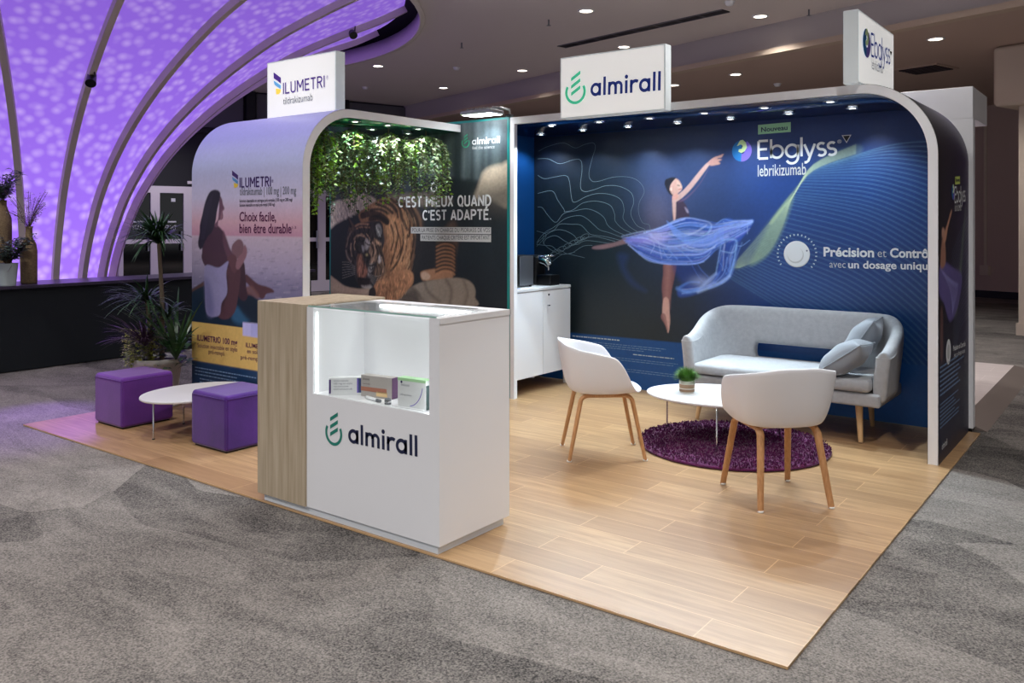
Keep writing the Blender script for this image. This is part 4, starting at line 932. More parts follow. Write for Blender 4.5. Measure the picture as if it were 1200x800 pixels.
mb = MB(); n = len(ol); mb.add([(x, YB, z) for x, z in ol] + [(x, YB + .05, z) for x, z in ol], [tuple(range(n)), tuple(range(2 * n - 1, n - 1, -1))] + [((i + 1) % n, i, n + i, n + (i + 1) % n) for i in range(n)]); fixn(mb.build('back_wall', M['blue_side'], al))
mb = MB(); mb.box((XA0 - 0.05, 3.112, 0), (XA0, YB, ZA - TA)); mb.build('side_wall', M['blue_side'], al)
y_, z_ = None, None
ss = np.concatenate([[0.0], S_ALL[1:-1], [ZA - RA + RA * math.pi / 2 + (XA1 - RA - XA0)]]); x_, z_ = alc_curve(ss, -TA - 0.002)
mb = MB(); mb.grid([[(p, a, q) for a in (3.113 if p < XP + .05 else YA + .004, YB - .002)] for p, q in zip(x_, z_)]); o = mb.build('canopy_lining', M['navy_gloss'], al)
so = o.modifiers.new('th', 'SOLIDIFY'); so.thickness = .001

uvA = lambda px, py: ((lambda q: (q[0] - XA0, q[2]))(un(px, py, 'y', YB)))
P = Paint(XA1 - TA - XA0 - 0.004, ZA - TA - 0.004, 0.0085, uvA)
# ground: near black on the left, navy to the right, paler blue behind the dancer
uu = P.U / P.w
stops = [0, .25, .45, .62, .8, 1.0]; cols = np.array([lin(c) for c in [(19, 29, 38), (24, 36, 46), (32, 48, 72), (28, 60, 122), (18, 56, 120), (12, 50, 110)]])
for k in range(3): P.c[..., k] = np.interp(uu, stops, cols[:, k])
low = np.clip((1.25 - P.V) / 0.8, 0, 1)[..., None] * np.clip((uu - .55) / .2, 0, 1)[..., None]; P.c = P.c * (1 - low) + low * lin((2, 66, 126))
lowl = np.clip((1.1 - P.V) / 0.5, 0, 1)[..., None] * np.clip((.55 - uu) / .2, 0, 1)[..., None]; P.c = P.c * (1 - lowl) + lowl * lin((30, 40, 46))
top = np.clip((P.V - 1.9) / 0.6, 0, 1)[..., None]; P.c = P.c * (1 - .55 * top) + .55 * top * lin((22, 26, 60))
P.blob(772, 250, .16, .22, (150, 130, 140), .35); P.blob(800, 225, .5, .5, (70, 92, 150), .45); 
# contour lines
k5 = lambda L: [(620 + x / 4.444, 140 + y / 4.444) for x, y in L]
LINES = [[(50, 165), (100, 140), (180, 122), (240, 148), (290, 130), (335, 122), (345, 150), (330, 200), (312, 280), (325, 318), (360, 322), (440, 300), (520, 300), (575, 325), (600, 375), (575, 430), (570, 480), (590, 535), (625, 548), (632, 580)],
 [(45, 205), (100, 205), (160, 230), (230, 210), (268, 212), (276, 260), (268, 350), (290, 375), (340, 365), (400, 345), (470, 348), (530, 380), (545, 430), (530, 490), (560, 550), (600, 570), (605, 590)],
 [(45, 290), (80, 308), (130, 300), (190, 292), (210, 320), (222, 410), (240, 430), (300, 400), (360, 385), (430, 392), (480, 420), (495, 470), (490, 515), (520, 555), (575, 590)],
 [(45, 385), (120, 372), (150, 420), (183, 470), (185, 480), (230, 470), (280, 435), (350, 425), (420, 445), (445, 490), (450, 530), (490, 570), (555, 600)],
 [(45, 455), (70, 460), (100, 500), (140, 535), (180, 490), (240, 475), (300, 465), (350, 480), (390, 510), (410, 550), (450, 580), (520, 610)],
 [(40, 640), (80, 590), (130, 560), (190, 515), (260, 500), (300, 515), (340, 550), (370, 575), (420, 590), (500, 620)],
 [(40, 650), (70, 600), (130, 575), (160, 545), (220, 545), (270, 550), (310, 590), (330, 600), (400, 610), (480, 630)],
 [(45, 640), (90, 600), (140, 575), (185, 578), (230, 600), (260, 630), (300, 615), (350, 610), (450, 635)],
 [(75, 650), (90, 620), (140, 605), (200, 640), (250, 650), (300, 630), (420, 645)], [(40, 650), (80, 655), (120, 660), (160, 690), (200, 665), (250, 640), (290, 610)],
 [(40, 580), (90, 600), (60, 640), (40, 660)], [(75, 600), (80, 650), (160, 700), (240, 690)], [(110, 700), (160, 680), (210, 700), (280, 660), (330, 655)], [(120, 740), (180, 700), (250, 710), (290, 720)]]
ink_l = Ink(); I_CONT = ink_mat('ink_contour', (120, 138, 146))
for i, L_ in enumerate(LINES): ink_l.stroke([uvA(*q) for q in k5(L_)], 0.0046 if i else 0.003, I_CONT, True)
for k in range(6):
    cx, cy_ = 140 + 30 * k, 690 - 16 * k; t_ = np.linspace(0, 2 * math.pi, 16); ink_l.stroke([uvA(*k5([(cx + 22 * math.cos(a), cy_ + 13 * math.sin(a) - 8 * math.cos(a))])[0]) for a in t_], .004, I_CONT)
# wave lines and the twisted green ribbon
k1 = lambda L: [(840 + x / 3.078, 100 + y / 3.078) for x, y in L]
k7 = lambda L: [(840 + x / 3.81, 130 + y / 3.81) for x, y in L]
edge = spline(k1([(430, 275), (360, 300), (318, 335), (285, 385), (262, 430), (240, 510), (205, 580), (150, 630), (90, 660), (40, 690)]), 8, False)
for k in range(46):
    t_ = k / 45; i = t_ * (len(edge) - 1); i0 = int(i); s_ = edge[i0] if i0 >= len(edge) - 1 else edge[i0] + (edge[i0 + 1] - edge[i0]) * (i - i0)
    ex, ey = 1100, 166 + 300 * t_ + 95 * t_ ** 2; mid = (s_[0] + .45 * (ex - s_[0]), s_[1] + (ey - s_[1]) * .30 - 10 * (1 - t_))
    mid2 = (s_[0] + .75 * (ex - s_[0]), s_[1] + (ey - s_[1]) * .63 - 8 * (1 - t_))
    P.line([tuple(s_), mid, mid2, (ex, ey)], .008, (96, 142, 176), .5 * (1 - .35 * t_), soft=.01)
P.poly(k7([(60, 706), (140, 610), (240, 480), (330, 372), (400, 292), (450, 225), (620, 150), (640, 190), (500, 236), (420, 278), (360, 335), (325, 425), (275, 560), (225, 645), (150, 690)]), (108, 136, 140), .03, .34)
P.poly(k7([(180, 610), (240, 500), (335, 375), (330, 430), (280, 560), (225, 645), (150, 690)]), (150, 182, 140), .04, .38); P.poly(k7([(240, 490), (330, 375), (395, 300), (350, 350), (300, 430), (250, 500)]), (186, 210, 152), .02, .42)
for k in range(18):
    t_ = k / 17; P.line(k7([(60 + 40 * t_, 700), (150 + 70 * t_, 600 + 40 * t_), (250 + 40 * t_, 480 + 40 * t_), (345 - 5 * t_, 370 + 8 * t_), (430, 240 + 25 * t_), (620, 150 + 40 * t_)]), .004, (190, 210, 170), .30)
# the dancer
d6 = lambda L: [(700 + x / 4.211, 170 + y / 4.211) for x, y in L]
d9 = lambda L: [(720 + x / 7.06, 240 + y / 7.06) for x, y in L]
P.poly(d6([(-20, 500), (40, 488), (90, 478), (150, 455), (170, 475), (100, 496), (30, 512), (-20, 512)]), (150, 116, 120), .015, .9)
P.poly(d6([(330, 580), (388, 585), (380, 650), (366, 720), (356, 800), (356, 850), (330, 850), (324, 780), (318, 700), (324, 640)]), (128, 86, 88), .014); P.line(d6([(350, 590), (346, 690), (342, 800)]), .05, (176, 126, 120), .55, soft=.05)
P.poly([(777.5, 350), (783, 350), (784.5, 366), (785, 378), (783, 390), (781, 384), (778, 374), (776, 367)], (206, 164, 154), .008)
P.poly([(776, 367), (780, 370), (782.6, 388), (779, 380), (774.5, 372)], (150, 104, 102), .008, .8)
P.poly(d6([(372, 265), (400, 262), (430, 285), (446, 320), (450, 365), (376, 372), (371, 320)]), (66, 54, 76), .012); P.poly(d6([(370, 262), (384, 255), (388, 300), (384, 370), (376, 372), (371, 320)]), (214, 176, 168), .012, .95)
P.poly(d6([(430, 305), (445, 318), (450, 335), (440, 330)]), (170, 160, 190), .01, .8)
P.poly(d6([(372, 285), (374, 256), (408, 236), (448, 196), (500, 132), (538, 90), (552, 86), (556, 92), (520, 142), (484, 190), (448, 232), (408, 268)]), (206, 168, 162), .01)
P.poly(d6([(395, 280), (440, 255), (500, 195), (545, 120), (556, 100), (520, 170), (480, 225), (430, 272)]), (112, 88, 120), .012, .8)
P.poly(d6([(545, 86), (572, 62), (600, 52), (622, 44), (612, 60), (592, 66), (614, 72), (598, 80), (606, 92), (575, 100), (556, 100)]), (200, 150, 142), .007)
P.poly(d6([(362, 180), (380, 164), (400, 172), (412, 190), (418, 208), (412, 225), (392, 240), (372, 246), (356, 226)]), (208, 164, 152), .008)                     # face
P.poly(d6([(392, 178), (410, 192), (417, 210), (410, 222), (398, 216)]), (226, 190, 176), .012, .7); P.line(d6([(396, 197), (404, 200)]), .012, (90, 60, 64), .7, False); P.line(d6([(402, 218), (412, 216)]), .010, (180, 84, 84), .8, False)
P.poly(d6([(372, 246), (395, 238), (398, 262), (372, 270)]), (214, 160, 148), .01)
P.poly(d6([(335, 200), (340, 172), (362, 160), (386, 162), (370, 182), (358, 205), (362, 232), (372, 248), (358, 244), (344, 225)]), (30, 30, 44), .008); P.poly(d6([(332, 196), (334, 174), (346, 166), (350, 186), (342, 204)]), (24, 26, 40), .008)
P.poly(d6([(358, 214), (366, 208), (368, 222), (360, 226)]), (240, 206, 190), .006)
# skirt
P.poly(d6([(140, 470), (165, 452), (210, 438), (260, 432), (310, 405), (370, 376), (430, 358), (480, 364), (530, 372), (575, 390), (640, 362), (700, 378), (770, 368), (752, 410), (720, 450), (690, 478), (620, 470), (590, 500), (560, 545), (520, 575), (470, 590), (400, 592), (320, 584), (260, 570), (215, 540), (180, 500)]), (52, 92, 190), .02, .93)
P.poly(d6([(690, 476), (700, 500), (690, 560), (672, 620), (650, 665), (610, 682), (550, 700), (500, 728), (440, 746), (402, 746), (396, 712), (430, 682), (490, 684), (540, 660), (585, 630), (600, 590), (600, 520), (620, 470)]), (44, 82, 178), .03, .7)
P.poly(d6([(380, 580), (470, 590), (540, 660), (440, 690), (390, 640)]), (30, 60, 140), .06, .6); P.poly(d6([(100, 540), (150, 545), (140, 600), (180, 670), (240, 720), (170, 690), (120, 620)]), (40, 62, 120), .06, .5)
P.poly(d6([(145, 470), (200, 440), (300, 420), (360, 400), (380, 430), (330, 470), (250, 490), (180, 490)]), (150, 142, 226), .05, .85); P.poly(d6([(370, 400), (440, 385), (520, 400), (540, 430), (480, 470), (400, 470), (360, 440)]), (66, 108, 170), .05, .7)
_A = d9([(100, 270), (250, 225), (400, 175), (600, 110), (760, 135), (850, 150), (1000, 130), (1140, 128)]); _M = d9([(60, 275), (250, 275), (420, 335), (600, 335), (760, 320), (900, 240), (1040, 185), (1140, 140)]); _B = d9([(120, 335), (240, 430), (400, 485), (560, 492), (720, 475), (830, 380), (980, 290), (1110, 210)])
TN = [(40, 76, 176), (92, 138, 236), (140, 176, 250), (196, 212, 255), (28, 54, 140), (120, 120, 220)]
P.family(_A, _M, 60, 41, TN, (.004, .011), (.35, .8), .06); P.family(_M, _B, 70, 42, TN, (.004, .010), (.3, .75), .07)
P.family(d9([(890, 285), (870, 400), (840, 560), (740, 660), (560, 690)]), d9([(1060, 300), (1005, 440), (960, 590), (830, 680), (560, 740)]), 46, 43, TN[:5], (.004, .010), (.25, .65), .08)
FOLDS = [([(60, 260), (200, 225), (360, 200), (500, 130), (600, 108), (700, 125), (790, 150), (800, 200), (770, 240)], .022, (176, 196, 245)), ([(450, 240), (560, 260), (660, 230), (760, 170)], .03, (190, 205, 248)), ([(560, 300), (680, 280), (760, 240), (800, 180)], .02, (150, 200, 240)),
 ([(300, 250), (380, 320), (480, 345), (600, 330), (760, 330), (860, 290), (940, 260)], .035, (186, 200, 250)), ([(440, 345), (560, 330), (720, 290), (880, 220), (1000, 180), (1140, 140)], .03, (170, 200, 250)), ([(820, 220), (920, 190), (1040, 180), (1130, 150)], .03, (150, 180, 246)),
 ([(560, 350), (640, 380), (740, 385), (830, 350)], .028, (160, 190, 246)), ([(600, 340), (700, 370), (800, 360), (840, 330)], .018, (190, 212, 250)), ([(130, 340), (200, 400), (280, 460), (400, 485), (520, 490), (640, 490), (740, 470)], .022, (150, 180, 246)), ([(200, 390), (320, 460), (480, 470), (600, 480)], .02, (110, 150, 235)),
 ([(300, 400), (330, 340), (320, 310)], .018, (170, 190, 240)), ([(390, 440), (370, 340), (360, 300)], .018, (170, 190, 240)), ([(520, 450), (450, 370), (420, 330)], .02, (130, 170, 240)), ([(640, 470), (560, 390), (500, 350)], .02, (130, 170, 240)), ([(400, 370), (440, 440), (470, 420)], .014, (150, 180, 240)), ([(660, 440), (760, 420), (800, 380)], .018, (130, 170, 240)),
 ([(840, 160), (900, 120), (960, 130), (1040, 130), (1140, 125)], .02, (120, 160, 240)), ([(1100, 170), (1100, 240)], .014, (150, 180, 230)), ([(900, 140), (960, 170), (1040, 160)], .014, (140, 180, 245)),
 ([(890, 290), (960, 285), (1010, 300), (1000, 400), (980, 500), (950, 590)], .03, (150, 196, 248)), ([(880, 380), (980, 395), (1010, 330)], .022, (150, 190, 240)), ([(880, 340), (860, 450), (840, 560)], .024, (140, 180, 240)), ([(860, 460), (920, 560), (930, 610)], .012, (100, 150, 230)),
 ([(950, 590), (880, 640), (800, 670), (740, 700), (690, 720)], .05, (170, 200, 250)), ([(840, 570), (780, 620), (730, 670), (690, 710)], .05, (160, 190, 245)), ([(680, 480), (720, 540), (780, 600)], .014, (90, 130, 220)), ([(640, 500), (700, 600), (740, 640)], .014, (80, 120, 210)), ([(540, 680), (620, 640), (700, 640)], .04, (90, 140, 230)), ([(520, 690), (600, 720), (690, 700)], .06, (110, 160, 240)),
 ([(1000, 330), (1050, 340), (1120, 290)], .014, (130, 170, 235)), ([(920, 500), (960, 560), (990, 480)], .010, (110, 160, 235))]
for L_, w, c in FOLDS:
    P.line(d9(L_), w * .30, c, .8, soft=w * .6)
for k in range(26):
    t_ = k / 25; P.line(d9([(430 + 60 * t_, 130 + 120 * t_), (600 + 30 * t_, 250 + 90 * t_), (760, 260 + 90 * t_), (900, 190 + 120 * t_)]), .006, (120, 160, 245), .35)
P.blob(770, 278, .10, .05, (214, 206, 250), .5); P.blob(822, 330, .10, .05, (190, 205, 250), .4)
# blue foot band
vb = 0.475
P.poly([(-.1, -.1), (4.2, -.1), (4.2, vb), (-.1, vb)], (6, 76, 142), .008, .95, False, raw=True)
P.noise(0.03, 4)
placeA = lambda U, V, off=0.002: np.stack([XA0 + 0.002 + U, np.full(np.shape(U), YB - off), V], -1)
pg = P.mesh('printed_graphic', placeA, PRINT, al, 1.12, lambda U, V: ~((XA0 + U > cc[0]) & (V > cc[1]) & (np.hypot(XA0 + U - cc[0], V - cc[1]) > RA - TA * .45)))
ink_l.build('contour_lines', placeA, pg)
ink = Ink(); T = lambda body, x0, y0, x1, y1, hp_, m, bold=0.0, lift=0: ink.text(body, uvA(x0, y0), uvA(x1, y1), px_m(x0, y0, 'y', YB, hp_), m, bold, lift)
ink.poly([uvA(*q) for q in [(888.2, 157.6), (926.6, 154.6), (926.6, 143), (888.2, 146.4)]], I_MINT); T('Nouveau', 892, 154.6, 922.8, 152, 5.2, I_NAVY, .02, 1)
# thin round-stroked word with capital E
def thin_word(ink, p0, p1, H, m, w):
    p0 = np.asarray(p0); p1 = np.asarray(p1); e = p1 - p0; Lw = np.hypot(*e); e /= Lw; nv = np.array([-e[1], e[0]])
    segs = []; x = 0.0; X = .66                    # x-height as a part of the capital height 1
    arc_ = lambda cx, cy, r, a0, a1, ry=None: [(cx + r * math.cos(a), cy + (ry or r) * math.sin(a)) for a in np.radians(np.linspace(a0, a1, 24))]
    segs += [[(x, 1), (x, 0)], [(x, 1), (x + .56, 1)], [(x, .52), (x + .5, .52)], [(x, 0), (x + .56, 0)]]; x += .74
    segs += [[(x, 1.06), (x, 0)], arc_(x + .34, .34, .34, 0, 360)]; x += .86
    segs += [arc_(x + .34, .34, .34, 0, 360), [(x + .68, X), (x + .68, -.02)] + arc_(x + .34, -.02, .34, 0, -150)]; x += .88
    segs += [[(x, 1.06), (x, 0)]]; x += .16
    segs += [[(x, X), (x + .28, 0)], [(x + .58, X), (x + .22, -.26), (x + .10, -.34), (x, -.34)]]; x += .72
    for _ in range(2):
        segs += [arc_(x + .22, .50, .20, 40, 270, .17) + arc_(x + .22, .16, .22, 90, -140, .17)]; x += .56
    tot = x - .12
    for sgm in segs: ink.stroke([p0 + e * (q[0] * Lw / tot) + nv * (q[1] * H) for q in sgm], w, m)
thin_word(ink, uvA(889, 186), uvA(979.5, 181), px_m(890, 186, 'y', YB, 20.5), I_WHITE, .021)
T('®', 981, 168, 986, 167.8, 4, I_WHITE)
tri = [uvA(*q) for q in [(986.2, 158.6), (997.6, 157.8), (992, 167.8)]]; ink.poly(tri, I_PALE); c_ = np.mean(tri, 0); ink.poly([c_ + (np.array(q) - c_) * .74 for q in tri], I_BLACK, 1)
T('lebrikizumab', 888, 206.6, 944.6, 204.4, 13.2, I_PALE, .005)
def droplet(ink, c, r, sx=1.0):
    ink.ring(c, r, r * .25, 95, 265, I_COBALT, sx=sx); ink.ring(c, r, r * .3, 265, 420, I_VIOLET, sx=sx)
    q = lambda L_: [(c[0] + sx * r * x, c[1] + r * y) for x, y in L_]
    ink.poly(q([(-.15, .98), (.1, 1.02), (.42, .75), (.52, .3), (.3, -.05), (-.05, -.2), (-.35, -.05), (-.3, .15), (0, .2), (.1, .45), (-.1, .6), (-.5, .45), (-.3, .8)]), I_LIME, 1)
droplet(ink, uvA(869.3, 176.7), px_m(869, 177, 'y', YB, 12.6), .95)
c_ = uvA(933.6, 297.6); rr = px_m(933, 297, 'y', YB, 1.0)
ink.disc(c_, 15.4 * rr, I_PALE); ink.disc((c_[0], c_[1] + .004), 14.9 * rr, I_WHITE, lift=1); ink.disc((c_[0] - .01, c_[1] - .008), 9.6 * rr, I_PALE, lift=2); ink.disc((c_[0] - .014, c_[1] - .0), 9.0 * rr, I_WHITE, lift=3); ink.disc((c_[0] + .085, c_[1] + .03), 1.0 * rr, I_GREY, lift=3)
for a in np.radians(np.arange(-40, 222, 11.5)):
    for_ = [(c_[0] + (21.5 + d) * rr * math.cos(a + s), c_[1] + (21.5 + d) * rr * math.sin(a + s)) for d, s in ((0, -.03), (2.2, -.03), (2.2, .03), (0, .03))]; ink.poly(for_, I_SILVER)
T('Précision', 965, 299.9, 1024.2, 301, 10.2, I_WHITE, .03); T('et', 1028.3, 301, 1038.5, 301.2, 9.6, I_PALE, -.004); T('Contrôle', 1042.8, 301.2, 1099, 302.2, 10.2, I_WHITE, .03)
T('avec', 972, 313.3, 990.8, 313.8, 8.4, I_PALE, -.004); T('un dosage unique', 993.8, 313.9, 1095, 316, 8.4, I_WHITE, .022)
fine_print(ink, uvA(671, 392)[0], uvA(726, 392)[0], vb - .035, 1, .022, I_SILVER, .0, .5, 11); fine_print(ink, uvA(671, 392)[0], uvA(790, 392)[0], vb - .075, 3, .02, I_FINE, .3, .3, 12); fine_print(ink, uvA(742, 392)[0], uvA(790, 392)[0], vb - .155, 1, .022, I_SILVER, .0, .4, 13); fine_print(ink, uvA(671, 392)[0], uvA(840, 392)[0], vb - .2, 2, .02, I_FINE, .3, .25, 14)
fine_print(ink, uvA(671, 392)[0], uvA(840, 392)[0], vb - .3, 2, .02, I_FINE, .3, .25, 15)
ink.build('lettering', placeA, pg)

# outer right side: the tall picture seen at a grazing angle
uvR = lambda px, py: ((lambda q: (q[1] - YA, q[2]))(un(px, py, 'x', XA1)))
P = Paint(YB + .05 - YA - .004, 2.9, .0085, uvR)
uu = P.U / P.w
for k in range(3): P.c[..., k] = np.interp(uu, [0, .5, 1], np.array([lin(c) for c in [(26, 24, 32), (34, 28, 54), (52, 38, 84)]])[:, k])
lw_ = np.clip((1.0 - P.V) / .6, 0, 1)[..., None]; P.c = P.c * (1 - lw_) + lw_ * lin((18, 28, 58))
k8 = lambda L: [(1085 + x / 2.286, 190 + y / 2.286) for x, y in L]
for k in range(24):
    t_ = k / 23; P.line([(.45 + .1 * t_, 1.35 - .75 * t_), (.75, 1.5 - .7 * t_), (1.1, 1.62 - .75 * t_)], .008, (110, 128, 150), .4, raw=True)
P.poly([(.55, .95), (.72, 1.2), (.9, 1.55), (1.0, 1.7), (.92, 1.45), (.78, 1.12), (.66, .95)], (120, 140, 120), .05, .5, raw=True)
P.poly(k8([(36, 280), (50, 268), (75, 285), (95, 300), (92, 350), (80, 400), (62, 425), (48, 380), (34, 350)]), (104, 92, 156), .03, .95)
for k in range(14):
    P.line(k8([(38 + 3 * k, 285 + 4 * k), (60 + 2 * k, 330), (70, 380 + 2 * k)]), .012, (150, 146, 210), .5, soft=.02)
P.poly(k8([(42, 210), (48, 205), (52, 240), (50, 275), (38, 280)]), (170, 120, 100), .02); P.poly(k8([(46, 190), (50, 182), (56, 165), (66, 130), (68, 134), (58, 175), (52, 210), (46, 215)]), (206, 150, 122), .015); P.poly(k8([(42, 178), (48, 178), (48, 200), (42, 200)]), (200, 150, 130), .02)
P.poly(k8([(38, 400), (44, 400), (44, 520), (38, 520)]), (110, 74, 72), .03, .8)
P.noise(.03, 6)
placeR = lambda U, V, off=.0025: (lambda x, z: np.stack([x, YA + .002 + U, z], -1))(*alc_curve(V, off))
pg = P.mesh('side_graphic', placeR, PRINT, al)
ink = Ink(); T = lambda body, x0, y0, x1, y1, h_, m, bold=0.0, lift=0: ink.text(body, uvR(x0, y0), uvR(x1, y1), h_, m, bold, lift)
ink.poly([uvR(*q) for q in [(1118.4, 216.4), (1124, 215.4), (1124, 206.4), (1118.4, 207)]], I_LEMON); T('Nouveau', 1119, 213.2, 1123.6, 212.6, .028, I_NAVY, .02, 1)
thin_word(ink, uvR(1118, 237), uvR(1130.5, 235), .105, I_WHITE, .014); T('lebrikizumab', 1118, 247.5, 1125.6, 246.5, .06, I_PALE); droplet(ink, uvR(1116.2, 225), .055, 1)
ink.disc(uvR(1110.6, 412), .085, I_WHITE); ink.disc(uvR(1110.6, 412), .05, I_PALE, lift=1)
T('Précision et Contrôle', 1116, 411, 1130.5, 405, .035, I_WHITE, .02); T('avec un dosage unique', 1117, 418.5, 1130, 412.5, .032, I_WHITE)
fine_print(ink, .04, .98, .62, 7, .03, I_FINE, .4, .4, 21); fine_print(ink, .04, .8, .38, 7, .025, I_FINE, .4, .35, 22)
wordmark(ink, (.10, .08), (.28, .08), .028, I_WHITE)
ink.build('lettering', placeR, pg)

for (px, py) in [(646, 147), (702, 142.5), (761, 138), (825.6, 132), (896, 125.6), (973, 118.5), (634, 157.3), (683, 152.5), (736, 148.3), (794, 143.6), (856, 138.7), (924.5, 132.5), (999, 126.3)]:
    q = un(px, py, 'z', ZA - TA - .004); q[1] = min(max(q[1], YA + .12), YB - .1)
    row = py in (147, 142.5, 138, 132, 125.6, 118.5)
    spot_in_canopy(al, q, 0, M['lamp_cool'], 82 if row else POW_CANOPY, 84 if row else 130, (0, -1.15 if row else -.1), (.76, .91, 1.0), .12 if row else .5)
    if px in (634, 736, 856, 999): spot('wall_beam', (q[0], q[1], q[2] - .02), (q[0] + .12, YB, 1.95), 10, 62, 1.0, .03, (.86, .92, 1), al)

# ------------------------------------------------------------------ lightboxes on top
M['lit_face'] = mat('backlit_film', rgb(225, 225, 222), .4, emit=(.97, .96, .94), estr=.5); M['box_side'] = mat('frosted_acrylic', rgb(206, 212, 214), .35, emit=(.85, .93, .95), estr=.16)
def lightbox(label, a, b, face, inkfun):
    t = thing('lightbox_sign', label, 'lightbox', ((a[0] + b[0]) / 2, (a[1] + b[1]) / 2, a[2]))
    mb = MB(); mb.box(a, b); bev(mb.build('case', M['box_side'], t), .004, 2)
    ink = Ink(); e = .001; mb = MB()
    if face == 'front':
        pl = lambda U, V, off=.0: np.stack([a[0] + np.asarray(U), np.full(np.shape(U), a[1] - .002 - off), a[2] + np.asarray(V)], -1)
        W_, H_ = b[0] - a[0], b[2] - a[2]
    else:
        pl = lambda U, V, off=.0: np.stack([np.full(np.shape(U), b[0] + .002 + off), a[1] + np.asarray(U), a[2] + np.asarray(V)], -1)
        W_, H_ = b[1] - a[1], b[2] - a[2]
    v = pl(np.array([.012, W_ - .012, W_ - .012, .012]), np.array([.012, .012, H_ - .012, H_ - .012])); mb.add(v, [(0, 1, 2, 3)])
    fc = mb.build('lit_face', M['lit_face'], t); inkfun(ink, W_, H_); ink.build('lettering', pl, fc); return t
YS = 2.955
uvS = lambda px, py: ((lambda q: (q[0] - -2.947, q[2] - 2.442))(un(px, py, 'y', YS)))
def ink_mid(ink, W_, H_):
    emblem(ink, uvS(674.8, 107.8), px_m(675, 108, 'y', YS, 14.4), L_MINT); wordmark(ink, uvS(692.6, 112.8), uvS(774.6, 106.0), px_m(730, 105, 'y', YS, 15.2), L_NAVY)
lightbox('middle lightbox with teal emblem and navy word, over the blue alcove', (-2.947, YS, 2.442), (-1.972, YS + .10, 2.955), 'front', ink_mid)
YI = 1.80
uvI = lambda px, py: ((lambda q: (q[0] - -5.356, q[2] - ZT))(un(px, py, 'y', YI)))
def ink_left(ink, W_, H_):
    a_, b_ = uvI(321.2, 112.5), uvI(329.8, 87); feather(ink, a_[0], b_[0], a_[1] + .01, b_[1] + .03, [L_PURPLE, L_BLUE, L_YELLOW])
    h_ = px_m(340, 100, 'y', YI, 13.4); capitals(ink, 'ILUMETRI', uvI(332.4, 110.4), uvI(381.2, 102.3), h_, L_PURPLE, .14); ink.text('®', uvI(383, 93), uvI(385.4, 92.6), h_ * .3, L_PURPLE)
    ink.text('tildrakizumab', uvI(332.4, 122.6), uvI(367, 117.6), h_ * .62, L_GREY, -.002)
lightbox('left lightbox with purple word and feather mark, on the sea-picture wall', (-5.356, YI, ZT), (-4.43, YI + .10, ZT + .53), 'front', ink_left)
XS = -.555
uvE = lambda px, py: ((lambda q: (q[1] - 2.99, q[2] - ZA))(un(px, py, 'x', XS)))
def ink_right(ink, W_, H_):
    droplet(ink, uvE(1014.6, 51), .10, 1.0); thin_word(ink, uvE(1020, 65.5), uvE(1042, 75), .155, L_NAVY, .017)
    ink.poly([uvE(*q) for q in [(1041.4, 59.6), (1044.4, 61.2), (1043, 66)]], I_BLACK); ink.text('lebrikizumab', uvE(1020.4, 81), uvE(1033.6, 86.6), .075, L_GREY)
lightbox('tall-looking right lightbox turned side-on, with thin navy word', (XS - .10, 2.99, ZA + .0015), (XS, 3.965, ZA + .50), 'side', ink_right)
# ------------------------------------------------------------------ reception counter
M['oak_v'] = mat('pale_oak_veneer', rgb(196, 180, 156), .5, var=(3.0, rgb(168, 150, 124), (14, 14, .7)))
M['plinth'] = mat('plinth_white', rgb(226, 234, 242), .35)
def glass_mat(name, tint):
    m = bpy.data.materials.new(name); m.use_nodes = True; nt = m.node_tree; nt.nodes.clear()
    out = nt.nodes.new('ShaderNodeOutputMaterial'); tr = nt.nodes.new('ShaderNodeBsdfTransparent'); gl = nt.nodes.new('ShaderNodeBsdfGlossy'); mx = nt.nodes.new('ShaderNodeMixShader'); lw_ = nt.nodes.new('ShaderNodeLayerWeight')
    pw = nt.nodes.new('ShaderNodeMath'); pw.operation = 'POWER'; pw.inputs[1].default_value = 5.0; ma = nt.nodes.new('ShaderNodeMath'); ma.operation = 'MULTIPLY_ADD'; ma.inputs[1].default_value = .7; ma.inputs[2].default_value = .035
    tr.inputs[0].default_value = (*tint, 1); gl.inputs['Roughness'].default_value = .03; lw_.inputs['Blend'].default_value = .5
    nt.links.new(lw_.outputs['Facing'], pw.inputs[0]); nt.links.new(pw.outputs[0], ma.inputs[0]); nt.links.new(ma.outputs[0], mx.inputs[0])
    nt.links.new(tr.outputs[0], mx.inputs[1]); nt.links.new(gl.outputs[0], mx.inputs[2]); nt.links.new(mx.outputs[0], out.inputs[0]); return m
M['glass'] = glass_mat('clear_glass', (.97, .985, .98)); M['glass_edge'] = mat('green_glass_edge', rgb(150, 190, 178), .2)
M['led'] = mat('led_strip', (1, 1, 1), .5, emit=(.95, 1, 1), estr=8.0)
X0, XW, X1, Y0, Y1, ZC = -3.022, -2.607, -1.65, 0.0, 0.545, 1.118
ct = thing('reception_counter', 'white and oak reception counter with lit glass display case and teal emblem', 'counter', ((X0 + X1) / 2, Y0 + .27, 0))
mb = MB(); mb.box((X0 + .03, .014, 0), (X1 - .02, .52, .042)); mb.build('plinth', M['plinth'], ct)
mb = MB(); mb.box((X0, Y0 - .012, .042), (XW, Y1 + .04, ZC + .012)); bev(mb.build('oak_section', M['oak_v'], ct), .002, 1)
mb = MB(); RX0, RX1, RY, RZ = -2.556, -1.714, .372, .657
mb.box((XW, Y0, .042), (X1, Y1, RZ)); mb.box((XW, RY, RZ), (X1, Y1, ZC)); mb.box((XW, Y0, RZ), (RX0, RY, ZC)); mb.box((RX1, Y0, RZ), (X1, RY, ZC))
bx_ = mb.build('body', M['white'], ct)
